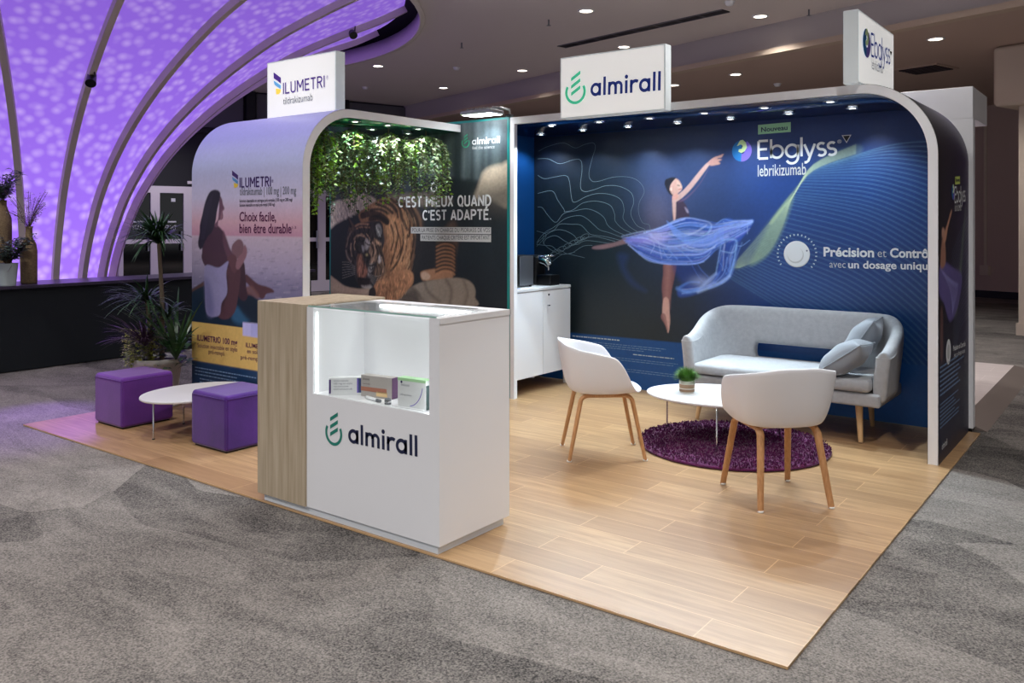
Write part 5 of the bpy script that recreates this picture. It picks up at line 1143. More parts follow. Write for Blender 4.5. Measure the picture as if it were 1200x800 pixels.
mb = MB(); mb.box((X1, Y0 + .002, ZC - .028), (X1 + .004, Y1 + .006, ZC)); mb.box((XW, Y1, ZC - .028), (X1 + .004, Y1 + .006, ZC)); mb.build('top_edge', M['white_gloss'], ct)
mb = MB(); mb.box((RX0 + .002, Y0 + .004, RZ), (RX1 - .002, Y0 + .010, ZC - .010)); mb.build('front_glass', M['glass'], ct)
mb = MB(); mb.box((XW + .012, Y0 + .003, ZC), (X1 - .02, RY + .02, ZC + .008)); mb.build('top_glass', M['glass'], ct)
mb = MB(); mb.box((XW + .012, Y0 + .0, ZC), (X1 - .02, Y0 + .003, ZC + .008)); mb.build('glass_edge', M['glass_edge'], ct)
for a, b in [((RX1 - .022, RY - .028, RZ), (RX1 - .006, RY - .012, ZC - .03)), ((RX0 + .001, Y0 + .024, RZ), (RX0 + .005, Y0 + .030, ZC - .03)), ((RX0 + .14, RY - .018, ZC - .02), (RX1 - .05, RY - .004, ZC - .006)), ((RX1 - .010, Y0 + .03, RZ), (RX1 - .004, Y0 + .040, ZC - .03))]:
    mb = MB(); mb.box(a, b); mb.build('led_strip', M['led'], ct)
mb = MB(); mb.box((-2.10, .43, ZC), (-1.80, .47, ZC + .0015)); mb.build('reflection_strip', M['steel'], ct)  # steel strip stands in for a dark line reflected in the top
uvC = lambda px, py: ((lambda q: (q[0] - XW, q[2]))(un(px, py, 'y', Y0)))
plC = lambda U, V, off=.0: np.stack([XW + np.asarray(U), np.full(np.shape(U), Y0 - off), np.asarray(V)], -1)
ink = Ink(); pc = lambda x, y: (360 + x / 5, 430 + y / 5)
emblem(ink, uvC(*pc(156, 386)), px_m(391, 505, 'y', 0, 14.8), I_TEAL)
wordmark(ink, uvC(*pc(243, 440)), uvC(*pc(647, 525)), px_m(440, 515, 'y', 0, 16.4), I_NAVYLOGO)
ink.build('logo', plC, ct, base=.0012)
# ------------------------------------------------------------------ packs in the display case
def carton(label, p0, p1, dep, h, mats, inkfun=None, tilt=0, name='medicine_carton'):
    """bottom front edge runs from p0 to p1 on the case floor"""
    a = np.array(p0[:2]); b = np.array(p1[:2]); L_ = float(np.hypot(*(b - a))); rz = math.atan2(b[1] - a[1], b[0] - a[0])
    t = thing(name, label, 'carton', (a[0], a[1], RZ + .0005), rz)
    mb = MB(); mb.box((0, 0, 0), (L_, dep, h), 0)
    o = mb.build('box', mats[0], t, world=False); o.rotation_euler = (R(-tilt), 0, 0); bev(o, .0015, 1)
    ink = Ink(); pl = lambda U, V, off=0.0: np.stack([np.asarray(U), np.full(np.shape(U), -off * .5), np.asarray(V)], -1)
    if inkfun:
        inkfun(ink, L_, h)
        mbk = MB()
        for v, f, mi, lift in ink.tri: mbk.add(pl(v[:, 0], v[:, 1], .0012 + .0006 * lift), f, mi)
        mbk.build('printing', ink.mats, o, world=False)
    return t, o, L_
fp = lambda px, py: un(px, py, 'z', RZ)
I_STREAK = ink_mat('ink_rust', (170, 106, 84)); I_TAUPE = mat('carton_taupe', rgb(176, 168, 164), .4); I_LGREEN = mat('carton_green', rgb(176, 222, 168), .4); I_AUB = mat('carton_aubergine', rgb(78, 32, 82), .4); I_SLATE = ink_mat('ink_slate', (60, 76, 128)); I_DGREEN = mat('carton_dark_green', rgb(36, 66, 66), .4); I_ORANGE = ink_mat('ink_sand', (224, 190, 140))
def f1(ink, L_, h):
    R_ = lambda a, b, c, d, m, l=0: ink.poly([(a * L_, c * h), (b * L_, c * h), (b * L_, d * h), (a * L_, d * h)], m, l)
    R_(.0, .05, .1, .9, I_PURPLE); R_(.72, .76, .12, .95, I_VIOLET); R_(.76, 1, .12, .95, I_SLATE)
    for k in range(4): ink.text(['solution injectable', '100 mg en stylo', 'voie sous-cutanée', 'tildrakizumab'][k], (.12 * L_, (.78 - .16 * k) * h), ((.5 + .1 * (k % 2)) * L_, (.78 - .16 * k) * h), .1 * h, I_GREY)
carton('white carton with purple end stripes, leftmost in the glass display case', fp(385.5, 463.2), fp(431, 462.2), .05, .092, [M['white_gloss']], f1)
def f2(ink, L_, h):
    R_ = lambda a, b, c, d, m, l=0: ink.poly([(a * L_, c * h), (b * L_, c * h), (b * L_, d * h), (a * L_, d * h)], m, l)
    R_(0, .84, .26, .46, I_STREAK); R_(.5, .86, .08, .3, I_ORANGE); ink.text('tildrakizumab', (.06 * L_, .78 * h), (.28 * L_, .78 * h), .10 * h, I_DARK); ink.text('solution injectable', (.06 * L_, .58 * h), (.3 * L_, .58 * h), .06 * h, I_PLUM)
t, o, L_ = carton('taupe carton with a rust streak and aubergine end, middle of the display case', fp(423, 463.8), fp(459, 468.6), .05, .112, [I_TAUPE], f2)
mb = MB(); mb.box((L_, 0.002, 0.002), (L_ + .0025, .048, .110)); mb.build('end_panel', I_AUB, o, world=False)
def f3(ink, L_, h):
    ink.text('lebrikizumab', (.12 * L_, .74 * h), (.42 * L_, .74 * h), .08 * h, I_GREY); ink.disc((.14 * L_, .87 * h), .045 * h, I_NAVY); ink.text('250 mg solution', (.1 * L_, .42 * h), (.5 * L_, .42 * h), .05 * h, I_GREY)
    ink.stroke([(L_ * (.40 + .5 * math.sin(a)), h * (.08 + .85 * (1 - math.cos(a)))) for a in np.linspace(.1, 1.35, 14)], .004, I_VIOLET)
t, o, L_ = carton('white carton with a pale green top, rightmost in the display case', fp(466, 476.5), fp(499, 481.5), .05, .145, [M['white_gloss']], f3)
mb = MB(); mb.box((0, -.001, .133), (L_, .05, .1465)); mb.build('top_band', I_LGREEN, o, world=False); mb = MB(); mb.box((L_, .002, .002), (L_ + .002, .048, .12)); mb.build('end_panel', I_DGREEN, o, world=False)
q = fp(436, 469); t = thing('injector_pen', 'white injector pen lying in front of the taupe carton', 'injector pen', (q[0], q[1], RZ))
d = fp(448, 472.5) - q; d /= np.linalg.norm(d); p_ = lambda k, z=.009: (q[0] + d[0] * k, q[1] + d[1] * k, RZ + z)
mb = MB(); mb.tube([p_(-.05), p_(.045)], .0085, 14); mb.build('barrel', M['white_gloss'], t); mb = MB(); mb.tube([p_(.045), p_(.078)], .0082, 14); mb.build('grey_cap', M['grey_metal'], t); mb = MB(); mb.tube([p_(-.06), p_(-.05)], .006, 12); mb.build('button', M['steel'], t)
q = fp(454.5, 473.5); t = thing('cap_button', 'small round grey dose cap standing before the aubergine carton end', 'cap', (q[0], q[1], RZ))
mb = MB(); mb.lathe([(0, 0), (.016, 0), (.017, .004), (.017, .026), (.013, .031), (0, .031)], (q[0], q[1], RZ), 20); fixn(mb.build('cap_body', M['grey_metal'], t)); mb = MB(); mb.lathe([(.0175, .010), (.0178, .014), (.0175, .018)], (q[0], q[1], RZ), 20); mb.build('ring', M['chrome'], t)
q = fp(474, 481); t = thing('pack_leaflet', 'white folded leaflet lying flat at the case front below the green-topped carton', 'leaflet', (q[0] - .02, .062, RZ), R(4))
mb = MB(); mb.box((-.10, -.03, 0), (.10, .012, .002)); mb.box((-.10, -.03, .0025), (.10, .012, .0045)); o = mb.build('sheet', M['white_gloss'], t, world=False)
mb = MB()
for k in range(4): mb.box((-.06 + .03 * k, -.02, .0045), (-.045 + .03 * k, -.016, .005))
mb.lathe([(0, .0052), (.009, .0052), (.009, .0045)], (.03, -.01, 0), 16); mb.build('leaflet_print', I_GREY, o, world=False)

# ------------------------------------------------------------------ low white cupboard and what stands on it
XD = -3.545; CY0, CY1, CZ0, CZ1 = 3.118, 4.03, .145, .966
cb = thing('storage_cupboard', 'low white two-door cupboard inside the blue alcove behind the post', 'cupboard', (XD - .2, (CY0 + CY1) / 2, 0))
cx0 = -4.02
mb = MB(); mb.box((cx0, CY0, CZ0), (XD - .022, CY1, CZ1 - .03)); mb.build('carcass', M['white'], cb)
mb = MB(); mb.box((cx0, CY0, CZ1 - .028), (XD + .004, CY1, CZ1)); bev(mb.build('top_board', M['white_gloss'], cb), .003, 2)
ym = un(636.3, 400, 'x', XD)[1]
for (a, b, s) in [(CY0 + .004, ym - .003, 0), (ym + .003, CY1 - .004, 1)]:
    mb = MB(); mb.box((XD - .02, a, CZ0 + .004), (XD, b, CZ1 - .034)); d_ = bev(mb.build('door', M['white'], cb), .002, 1)
    if s:
        q = un(641.5, 357.5, 'x', XD); mb = MB(); mb.tube([(XD, q[1], q[2]), (XD + .022, q[1], q[2])], .006, 10); mb.tube([(XD + .022, q[1] - .02, q[2]), (XD + .022, q[1] + .012, q[2])], .005, 8); mb.build('handle', M['chrome'], d_)
        q = un(643, 345, 'x', XD); mb = MB(); mb.tube([(XD, q[1], q[2]), (XD + .006, q[1], q[2])], .010, 14); mb.build('lock', M['black'], d_)
for y0 in (CY0, CY1 - .04):
    for x0 in (cx0, XD - .062): mb = MB(); mb.box((x0, y0, 0), (x0 + .04, y0 + .04, CZ0)); mb.build('leg', M['white'], cb)
# cooler box
a_ = un(603, 336.5, 'x', -3.68); b_ = un(626, 336.5, 'x', -3.68)
t = thing('drinks_cooler', 'small grey-fronted black appliance on the white cupboard left of the coffee machine', 'appliance', (-3.8, 3.5, CZ1))
mb = MB(); mb.box((-3.93, 3.30, CZ1 + .012), (-3.69, 3.60, CZ1 + .30)); bev(mb.build('casing', M['black'], t), .008, 2)
mb = MB(); mb.box((-3.69, 3.38, CZ1 + .02), (-3.682, 3.595, CZ1 + .292)); bev(mb.build('front_panel', M['steel'], t), .003, 1)
for (x, y) in [(-3.91, 3.32), (-3.71, 3.32), (-3.91, 3.58), (-3.71, 3.58)]: mb = MB(); mb.lathe([(0, .012), (.012, .012), (.012, 0), (0, 0)], (x, y, CZ1), 12); mb.build('foot', M['black'], t)
# coffee machine
t = thing('coffee_machine', 'black capsule coffee machine with chrome head on the white cupboard', 'coffee machine', (-3.75, 3.84, CZ1))
mb = MB(); mb.box((-3.92, 3.76, CZ1 + .004), (-3.77, 3.93, CZ1 + .29)); bev(mb.build('body', M['black'], t), .025, 3)
mb = MB(); mb.box((-3.77, 3.765, CZ1), (-3.60, 3.925, CZ1 + .10)); bev(mb.build('drip_tray', M['black'], t), .008, 2)
mb = MB(); mb.tube([(-3.80, 3.845, CZ1 + .235), (-3.74, 3.845, CZ1 + .24), (-3.69, 3.845, CZ1 + .22), (-3.665, 3.845, CZ1 + .185)], [.055, .056, .05, .036], 18); mb.build('chrome_head', M['chrome'], t)
mb = MB(); mb.tube([(-3.68, 3.845, CZ1 + .19), (-3.68, 3.845, CZ1 + .145)], .013, 10); mb.build('spout', M['chrome'], t)
mb = MB(); mb.tube([(-3.74, 3.80, CZ1 + .27), (-3.66, 3.78, CZ1 + .29), (-3.60, 3.845, CZ1 + .28), (-3.66, 3.91, CZ1 + .29), (-3.74, 3.89, CZ1 + .27)], .009, 8); mb.build('lever', M['chrome'], t)
mb = MB(); mb.lathe([(0, .104), (.03, .104), (.028, .100), (0, .100)], (-3.67, 3.845, CZ1), 16); mb.build('grid', M['steel'], t)
q = un(611, 338, 'z', CZ1); t = thing('leaflet', 'purple and white leaflet lying on the cupboard edge before the grey appliance', 'leaflet', (-3.62, 3.27, CZ1), R(80))
mb = MB(); mb.box((-.075, -.045, .0), (.075, .045, .002)); o = mb.build('sheet', M['white_gloss'], t, world=False); mb = MB(); mb.box((-.07, -.04, .002), (.0, .04, .0026)); mb.build('purple_print', I_VIOLET, o, world=False)

# ------------------------------------------------------------------ purple cube seats and the low oval table between them
def velvet(name, c, c2): return mat(name, c, .85, sheen=.5, var=(3.5, c2), bump=(60, .08))
M['felt'] = velvet('violet_felt', rgb(112, 52, 158), rgb(94, 42, 138)); M['velvet'] = velvet('purple_velvet', rgb(84, 32, 140), rgb(62, 22, 112))
def cube_seat(label, x0, x1, y0, y1, m):
    t = thing('cube_pouf', label, 'pouf', ((x0 + x1) / 2, (y0 + y1) / 2, 0))
    mb = MB(); mb.box((x0 + .02, y0 + .02, .0), (x1 - .02, y1 - .02, .014)); mb.build('foot_shadow_strip', M['black'], t)  # black strip drawn for the thin shadow under the cover
    mb = MB(); mb.box((x0, y0, .010), (x1, y1, .392)); bev(mb.build('cover', m, t), .024, 5)
    e = .0015; c = [(x0 - e + .02, y0 - e), (x1 + e - .02, y0 - e), (x1 + e, y0 - e + .02), (x1 + e, y1 + e - .02), (x1 + e - .02, y1 + e), (x0 - e + .02, y1 + e), (x0 - e, y1 + e - .02), (x0 - e, y0 - e + .02), (x0 - e + .02, y0 - e)]
    mb = MB(); mb.tube([(p[0], p[1], .366) for p in c], .0032, 6, cap=False); mb.build('piping', m, t)
    for s in ((x0, y0), (x1, y0), (x1, y1), (x0, y1)):
        mb = MB(); cx, cy_ = (x0 + x1) / 2, (y0 + y1) / 2; mb.tube([(s[0] + (.006 if s[0] < cx else -.006), s[1] + (.006 if s[1] < cy_ else -.006), .03), (s[0] + (.006 if s[0] < cx else -.006), s[1] + (.006 if s[1] < cy_ else -.006), .36)], .0035, 6); mb.build('seam', m, t)
cube_seat('violet felt cube pouf farthest left, beside the planter', -5.615, -5.205, .365, .79, M['felt'])
cube_seat('dark purple velvet cube pouf beside the oak end of the counter', -4.40, -3.985, .44, .86, M['velvet'])
def oval_table(label, c, rx, ry, rot, zt, legs, zf):
    t = thing('coffee_table', label, 'side table', (c[0], c[1], 0))
    mb = MB(); n = 72; cr, sr = math.cos(rot), math.sin(rot)
    def ell(k, z): return [(c[0] + k * (rx * math.cos(a) * cr - ry * math.sin(a) * sr), c[1] + k * (rx * math.cos(a) * sr + ry * math.sin(a) * cr), z) for a in np.linspace(0, 2 * math.pi, n, endpoint=False)]
    rows = [ell(.985, zt - .018), ell(1, zt - .012), ell(1, zt - .003), ell(.995, zt)]
    mb.grid(rows, 0, True, True); mb.add(ell(.995, zt), [tuple(range(n))]); mb.add(ell(.985, zt - .018), [tuple(range(n - 1, -1, -1))]); o = fixn(mb.build('table_top', M['white_gloss'], t))
    for l in legs:
        d = np.array([c[0] - l[0], c[1] - l[1]]); d /= np.hypot(*d) + 1e-9
        mb = MB(); mb.tube([(l[0], l[1], zf + .003), (l[0], l[1], zt - .03), (l[0] + d[0] * .012, l[1] + d[1] * .012, zt - .019), (l[0] + d[0] * .12, l[1] + d[1] * .12, zt - .0185)], .0065, 10); lg = mb.build('leg', M['chrome'], t)
        mb = MB(); mb.lathe([(0, 0), (.010, 0), (.010, .006), (0, .006)], (l[0], l[1], zf), 12); mb.build('foot_pad', M['black'], lg)
    return t
oval_table('low white oval table between the two purple cube poufs', (-4.755, .72), .335, .43, 0, .293, [(-4.752, .36), (-5.01, .76), (-4.50, .90)], 0)
# ------------------------------------------------------------------ round shaggy rug
RCX, RCY, RR = -1.335, 2.735, .655
M['rug'] = mat('aubergine_rug', rgb(98, 16, 80), .95, sheen=.3, bump=(90, .8), var=(25, rgb(82, 14, 74)))
rug = thing('round_rug', 'round aubergine shag rug under the white coffee table', 'rug', (RCX, RCY, 0))
mb = MB(); mb.lathe([(0, .002), (RR - .012, .002), (RR, .010), (RR - .012, .022), (RR * .6, .024), (0, .024)], (RCX, RCY, 0), 72); fixn(mb.build('rug_base', M['rug'], rug))
mb = MB()
for _ in range(9000):
    a = rng.random() * 2 * math.pi; r = RR * math.sqrt(rng.random()) * .995; x, y = RCX + r * math.cos(a), RCY + r * math.sin(a); w = .006; h = .011 + .009 * rng.random(); b = rng.random() * math.pi; lx, ly = (rng.random(2) - .5) * .02
    c_, s_ = math.cos(b) * w, math.sin(b) * w; z = .018
    mb.add([(x - c_, y - s_, z), (x + c_, y + s_, z), (x + lx + c_ * .5, y + ly + s_ * .5, z + h), (x + lx - c_ * .5, y + ly - s_ * .5, z + h)], [(0, 1, 2, 3)])
o = mb.build('pile', M['rug'], rug); o['kind'] = 'stuff'
oval_table('white oval coffee table on the aubergine rug, holding a small grassy plant', (-1.46, 2.80), .53, .385, R(12), .335, [(-1.93, 2.90), (-1.325, 2.435), (-1.10, 3.02)], .0245)

# ------------------------------------------------------------------ little grass plant in a banded pot
q = un(805, 459.5, 'z', .3355); pc_ = (q[0], q[1], .3355)
M['pot_white'] = mat('pot_white', rgb(222, 218, 208), .5); M['pot_brown'] = mat('pot_brown', rgb(142, 112, 84), .6, bump=(80, .3)); M['soil'] = mat('soil', rgb(44, 34, 28), .95)
def leafmat(name, c, c2, rough=.5): 
    m = mat(name, c, rough, var=(18, c2)); return m
M['grass'] = leafmat('fresh_grass', rgb(96, 138, 56), rgb(60, 104, 40))
pt = thing('potted_grass', 'small grassy plant in a brown and white banded pot on the coffee table', 'plant', pc_)
mb = MB(); mb.lathe([(0, 0), (.050, 0), (.053, .004), (.057, .088), (.052, .088), (.050, .075), (0, .075)], pc_, 32); fixn(mb.build('pot', M['pot_white'], pt))
for z0, z1 in ((.010, .030), (.036, .064)):
    mb = MB(); mb.lathe([(.0545 + z0 * .045, z0), (.0555 + z1 * .045, z1)], pc_, 32); mb.build('pot_band', M['pot_brown'], pt)
mb = MB()
for _ in range(900):
    a = rng.random() * 2 * math.pi; e = math.asin(rng.random() ** .8); r0 = .030 * math.sqrt(rng.random()); L_ = .074 + .024 * rng.random(); w = .0021
    b = np.array([pc_[0] + r0 * math.cos(a), pc_[1] + r0 * math.sin(a), pc_[2] + .080]); d = np.array([math.cos(a) * math.cos(e), math.sin(a) * math.cos(e), math.sin(e) + .15])
    m_p = b + d * L_ * .55 + np.array([0, 0, .012]); e_ = b + d * L_ * 1.05; sd = np.array([-math.sin(a), math.cos(a), 0]) * w
    mb.add([b - sd, b + sd, m_p + sd, m_p - sd, e_], [(0, 1, 2, 3), (3, 2, 4)])
o = mb.build('grass_blades', M['grass'], pt); o['kind'] = 'stuff'

# ------------------------------------------------------------------ tub chairs: plastic bucket on a bent oak frame
M['shell'] = mat('white_polypropylene', rgb(226, 226, 230), .42); M['oak'] = mat('oak_frame', rgb(196, 146, 98), .42, var=(6, rgb(172, 122, 78), (18, 18, 3))); M['glide'] = mat('glide_white', rgb(232, 230, 226), .4)
def make_chair(label):
    t = thing('tub_chair', label, 'chair', (0, 0, 0), 0, 'white tub chairs around the coffee table')
    NA, NT = 64, 18; P = []
    for i in range(NT + 1):
        row = []; tt = i / NT
        for j in range(NA):
            a = 2 * math.pi * j / NA; ca, sa = math.cos(a), math.sin(a)          # a = 0 looks forward (+y)
            n_ = 2.7; rr = (abs(sa / .285) ** n_ + abs(ca / .262) ** n_) ** (-1 / n_)
            d = abs((a + math.pi) % (2 * math.pi) - math.pi) * 180 / math.pi
            s_ = np.clip((d - 42) / 40, 0, 1); s_ = s_ * s_ * (3 - 2 * s_); s2 = np.clip((d - 56) / 104, 0, 1) ** .82; s2 = s2 - .12 * s2 * (s2 - 1) * 0
            rim = .452 + .205 * s_ + .125 * s2
            fl = .80 + .03 * (1 - s_)
            if tt <= .45: k = tt / .45; r = fl * rr * k; z = .447 - .010 * (1 - k * k) + .008 * (1 - s_) * k
            else:
                k = (tt - .45) / .55; e = k ** 1.0
                r = rr * (fl + (1 - fl) * (1.0 - (1 - k) ** 2.3) * (.80 + .20 * k)); z0 = .447 + .008 * (1 - s_); z = z0 + (rim - z0) * (k ** 1.55)
                if d > 60: r += rr * .11 * s2 * k * k
            y_off = -.01
            row.append((r * sa, r * ca + y_off, z))
        P.append(row)
    mb = MB(); mb.grid(P, 0, True, True); o = fixn(mb.build('seat_shell', M['shell'], t, world=False))
    so = o.modifiers.new('th', 'SOLIDIFY'); so.thickness = .011; so.offset = 0; subs(o, 1)
    for sx in (-1, 1):
        top, zr = .165, .425
        for sy in (-1, 1):
            foot = Vector((sx * .207, sy * .252, .006)); knee = Vector((sx * (top + .004), sy * .172, zr - .03)); rail = Vector((sx * top, sy * .115, zr))
            path = [foot, foot.lerp(knee, .5), knee]
            for k in (.25, .5, .75): path.append(knee.lerp(Vector((sx * top, sy * .150, zr + .004)), k).lerp(Vector((sx * top, sy * .150, zr + .004)).lerp(rail, k), k))
            path.append(rail); path.append(Vector((sx * top, 0, zr)))
            mb = MB(); mb.tube(path, [.0125, .014, .0155, .0155, .0155, .015, .0145, .0145], 12, flat=1.45); lg = mb.build('leg', M['oak'], t, world=False)
            mb = MB(); mb.lathe([(0, 0), (.0155, 0), (.0165, .004), (.0165, .011), (0, .011)], (foot.x, foot.y, 0), 14); mb.build('glide', M['glide'], lg, world=False)
    for y in (-.11, .11):
        mb = MB(); mb.tube([(-.165, y, .428), (0, y, .431), (.165, y, .428)], .011, 8); mb.build('cross_bar', M['oak'], t, world=False)
    return t
ch1 = make_chair('white tub chair on oak legs near the cupboard, its open side towards the coffee table')
ch1.location = (-1.97, 2.015, 0); ch1.rotation_euler.z = math.atan2(.64, .76) - math.pi / 2
ch2 = copy_tree(ch1); ch2['label'] = 'white tub chair on oak legs at the rug front, nearest the flooring corner'
ch2.location = (-.706, 1.825, 0); ch2.rotation_euler.z = math.atan2(.69, -.72) - math.pi / 2

# ------------------------------------------------------------------ pale grey sofa with an open slot in its back
M['sofa'] = mat('light_grey_weave', rgb(176, 177, 180), .9, sheen=.15, bump=(220, .25), var=(30, rgb(164, 165, 169)))
M['cushion'] = mat('mid_grey_weave', rgb(142, 147, 154), .9, sheen=.25, bump=(220, .25)); M['sofa_leg'] = mat('oak_turned_leg', rgb(206, 168, 122), .45)
SX0, SX1, SY0, SY1 = -2.005, -.440, 3.27, 4.00; SZ = .375
sf = thing('sofa', 'pale grey two-seat sofa with slotted back and oak legs against the blue wall', 'sofa', ((SX0 + SX1) / 2, (SY0 + SY1) / 2, 0))
# wall of the sofa: a band running front-left, round the back, to front-right
def plan(s):                            # s 0..1 along the band, centre line; returns point and outward normal
    rc = .30; xi0, xi1, yi = SX0 + .06, SX1 - .06, SY1 - .06
    segs = [('l', (xi0, SY0 + .04), (xi0 + .0, yi - rc)), ('a', (xi0 + rc, yi - rc), 180, 90), ('l', (xi0 + rc, yi), (xi1 - rc, yi)), ('a', (xi1 - rc, yi - rc), 90, 0), ('l', (xi1, yi - rc), (xi1, SY0 + .04))]
    Ls = [np.hypot(g[2][0] - g[1][0], g[2][1] - g[1][1]) if g[0] == 'l' else rc * math.pi / 2 for g in segs]; tot = sum(Ls); d = s * tot
    for g, L_ in zip(segs, Ls):
        if d <= L_ + 1e-9:
            k = d / L_
            if g[0] == 'l':
                p = np.array(g[1]) * (1 - k) + np.array(g[2]) * k; tdir = np.array(g[2]) - np.array(g[1]); tdir = tdir / np.hypot(*tdir); return p, np.array([-tdir[1], tdir[0]])
            a = R(g[2] + (g[3] - g[2]) * k); nrm = np.array([math.cos(a), math.sin(a)]); return np.array(g[1]) + rc * nrm, nrm
        d -= L_
    return p, np.array([-tdir[1], tdir[0]])
def ztop(s):
    e = min(s, 1 - s); k = np.clip((e - .015) / .235, 0, 1); k = k * k * (3 - 2 * k); return .665 + .205 * k
NS = 84; V0 = .30; prof_w = []
slot_lo, slot_hi = .455, .560; ia, ib = int(.335 * NS), int(.665 * NS)
def band_pt(s, side, v):                # side +1 outer, -1 inner; v 0 bottom .. 1 top
    p, n_ = plan(s); zt = ztop(s)
    zs = [V0, .40, slot_lo, slot_hi, .64, zt - .06, zt - .015, zt]; i = v; z = zs[i]
    th = [.045, .05, .05, .05, .052, .05, .036, .010][i]
    lean = .045 * max(0, (z - .40)) / .45
    return (*(p + n_ * (lean + side * th)), z)
mb = MB(); grids = {}
for side in (1, -1):
    G = [[band_pt(i / NS, side, v) for v in range(8)] for i in range(NS + 1)]; grids[side] = G
    for i in range(NS):
        for v in range(7):
            if v == 2 and ia <= i < ib: continue
            q = [G[i][v], G[i + 1][v], G[i + 1][v + 1], G[i][v + 1]]; mb.add(q if side < 0 else q[::-1], [(0, 1, 2, 3)], 0, True)
A, B = grids[1], grids[-1]
for i in range(NS):
    mb.add([A[i][7], A[i + 1][7], B[i + 1][7], B[i][7]], [(0, 1, 2, 3)], 0, True); mb.add([A[i][0], A[i + 1][0], B[i + 1][0], B[i][0]], [(3, 2, 1, 0)], 0, True)
    if ia <= i < ib:
        mb.add([A[i][2], A[i + 1][2], B[i + 1][2], B[i][2]], [(0, 1, 2, 3)], 0, True); mb.add([A[i][3], A[i + 1][3], B[i + 1][3], B[i][3]], [(3, 2, 1, 0)], 0, True)
for i in (ia, ib): mb.add([A[i][2], A[i][3], B[i][3], B[i][2]], [(0, 1, 2, 3)], 0, True)
for i in (0, NS):
    for v in range(7): mb.add([A[i][v], A[i][v + 1], B[i][v + 1], B[i][v]], [(0, 1, 2, 3)], 0, True)
o = fixn(mb.build('back_and_arms', M['sofa'], sf)); subs(o, 2)
mb = MB(); mb.box((SX0 + .05, SY0 + .02, .27), (SX1 - .05, SY1 - .06, .365)); bev(mb.build('seat_base', M['sofa'], sf), .02, 3)
mb = MB(); mb.box((SX0 + .112, SY0 - .005, .372), (SX1 - .112, SY1 - .13, .462)); o = bev(mb.build('seat_cushion', M['sofa'], sf), .035, 5)
for (fx, fy, tx, ty) in [(-.634, 3.347, -.66, 3.40), (-.70, 3.93, -.70, 3.86), (-1.886, 3.335, -1.85, 3.39), (-1.80, 3.93, -1.79, 3.86)]:
    mb = MB(); mb.tube([(fx, fy, .004), (tx, ty, .28)], [.016, .027], 14); mb.build('leg', M['sofa_leg'], sf)
def cushion(label, c, w, h, rot, seed):
    t = thing('throw_cushion', label, 'cushion', c)
    n = 16; top = []; bot = []
    for i in range(n + 1):
        rt_, rb = [], []
        for j in range(n + 1):
            u, v = i / n * 2 - 1, j / n * 2 - 1; e = (1 - abs(u) ** 2.6) * (1 - abs(v) ** 2.6); z = .098 * max(e, 0) ** .5
            pinch = 1 - .07 * (1 - abs(u)) * abs(v) ** 3 - .07 * (1 - abs(v)) * abs(u) ** 3
            wr = .005 * math.sin(7 * u + 3 * v + seed) * e
            x, y = u * w / 2 * (1 - .07 * (1 - v * v)), v * h / 2 * (1 - .07 * (1 - u * u)); rt_.append((x, y, z + wr)); rb.append((x, y, -z + wr))
        top.append(rt_); bot.append(rb)
    mb = MB(); mb.grid(top); mb.grid([r[::-1] for r in bot]); o = fixn(mb.build('cover', M['cushion'], t, world=False)); subs(o, 1); t.rotation_euler = rot
    mb = MB(); pth = [top[0][j] for j in range(n + 1)] + [top[i][n] for i in range(1, n + 1)] + [top[n][j] for j in range(n - 1, -1, -1)] + [top[i][0] for i in range(n - 1, -1, -1)]
    mb.tube(pth, .004, 6); mb.build('piping', M['cushion'], t, world=False); return t
cushion('grey scatter cushion leaning upright on the sofa arm, behind the other one', (-.715, 3.692, .685), .42, .36, (0, R(-56), R(4)), 1)
cushion('grey scatter cushion slumped lower against the right sofa arm, in front', (-.735, 3.345, .602), .38, .29, (R(-3), R(-36), R(-3)), 2)
# ------------------------------------------------------------------ leaves
def leaf(mb, base, d, nrm, L_, w, mi=0, droop=.25):
    d = Vector(d).normalized(); s = d.cross(Vector(nrm)); s = s.normalized() if s.length > 1e-4 else Vector((1, 0, 0)); n_ = s.cross(d).normalized()
    b = Vector(base); m = b + d * L_ * .45 + n_ * L_ * .04; t = b + d * L_ - n_ * L_ * droop
    mb.add([b, m + s * w / 2 + n_ * w * .12, t, m - s * w / 2 + n_ * w * .12, m], [(0, 1, 4), (1, 2, 4), (2, 3, 4), (3, 0, 4)], mi, True)
def blade(mb, base, d, L_, w, bend, mi=0, n=6, flat=None):
    """long strap leaf that starts along d and bends down"""
    d = Vector(d).normalized(); side = d.cross(Vector((0, 0, 1))); side = side.normalized() if side.length > .05 else Vector((rng.random() - .5, rng.random() - .5, 0)).normalized()
    p = Vector(base); L1, L2 = [], []
    for i in range(n + 1):
        k = i / n; ww = w * (0.55 + .45 * math.sin(math.pi * min(k * 1.4, 1) * .5 + .3)) * (1 - k ** 2.2)
        L1.append(p - side * ww / 2); L2.append(p + side * ww / 2)
        d = (d + Vector((0, 0, -bend / n * (0.4 + k)))).normalized(); p = p + d * (L_ / n)
        if p.x > -5.66 and p.y > 1.17: p.y = 1.17
    mb.grid([[a, b] for a, b in zip(L1, L2)], mi)
def lm(name, c, c2, rough=.45):
    return mat(name, c, rough, var=(9, c2))
LV = [lm('leaf_dark', rgb(58, 98, 46), rgb(34, 68, 36)), lm('leaf_bright', rgb(150, 196, 56), rgb(104, 164, 44)), lm('leaf_sage', rgb(126, 152, 112), rgb(84, 116, 82)), lm('leaf_pale', rgb(178, 192, 150), rgb(128, 158, 100))]
M['twig'] = mat('twig_brown', rgb(92, 72, 50), .8)
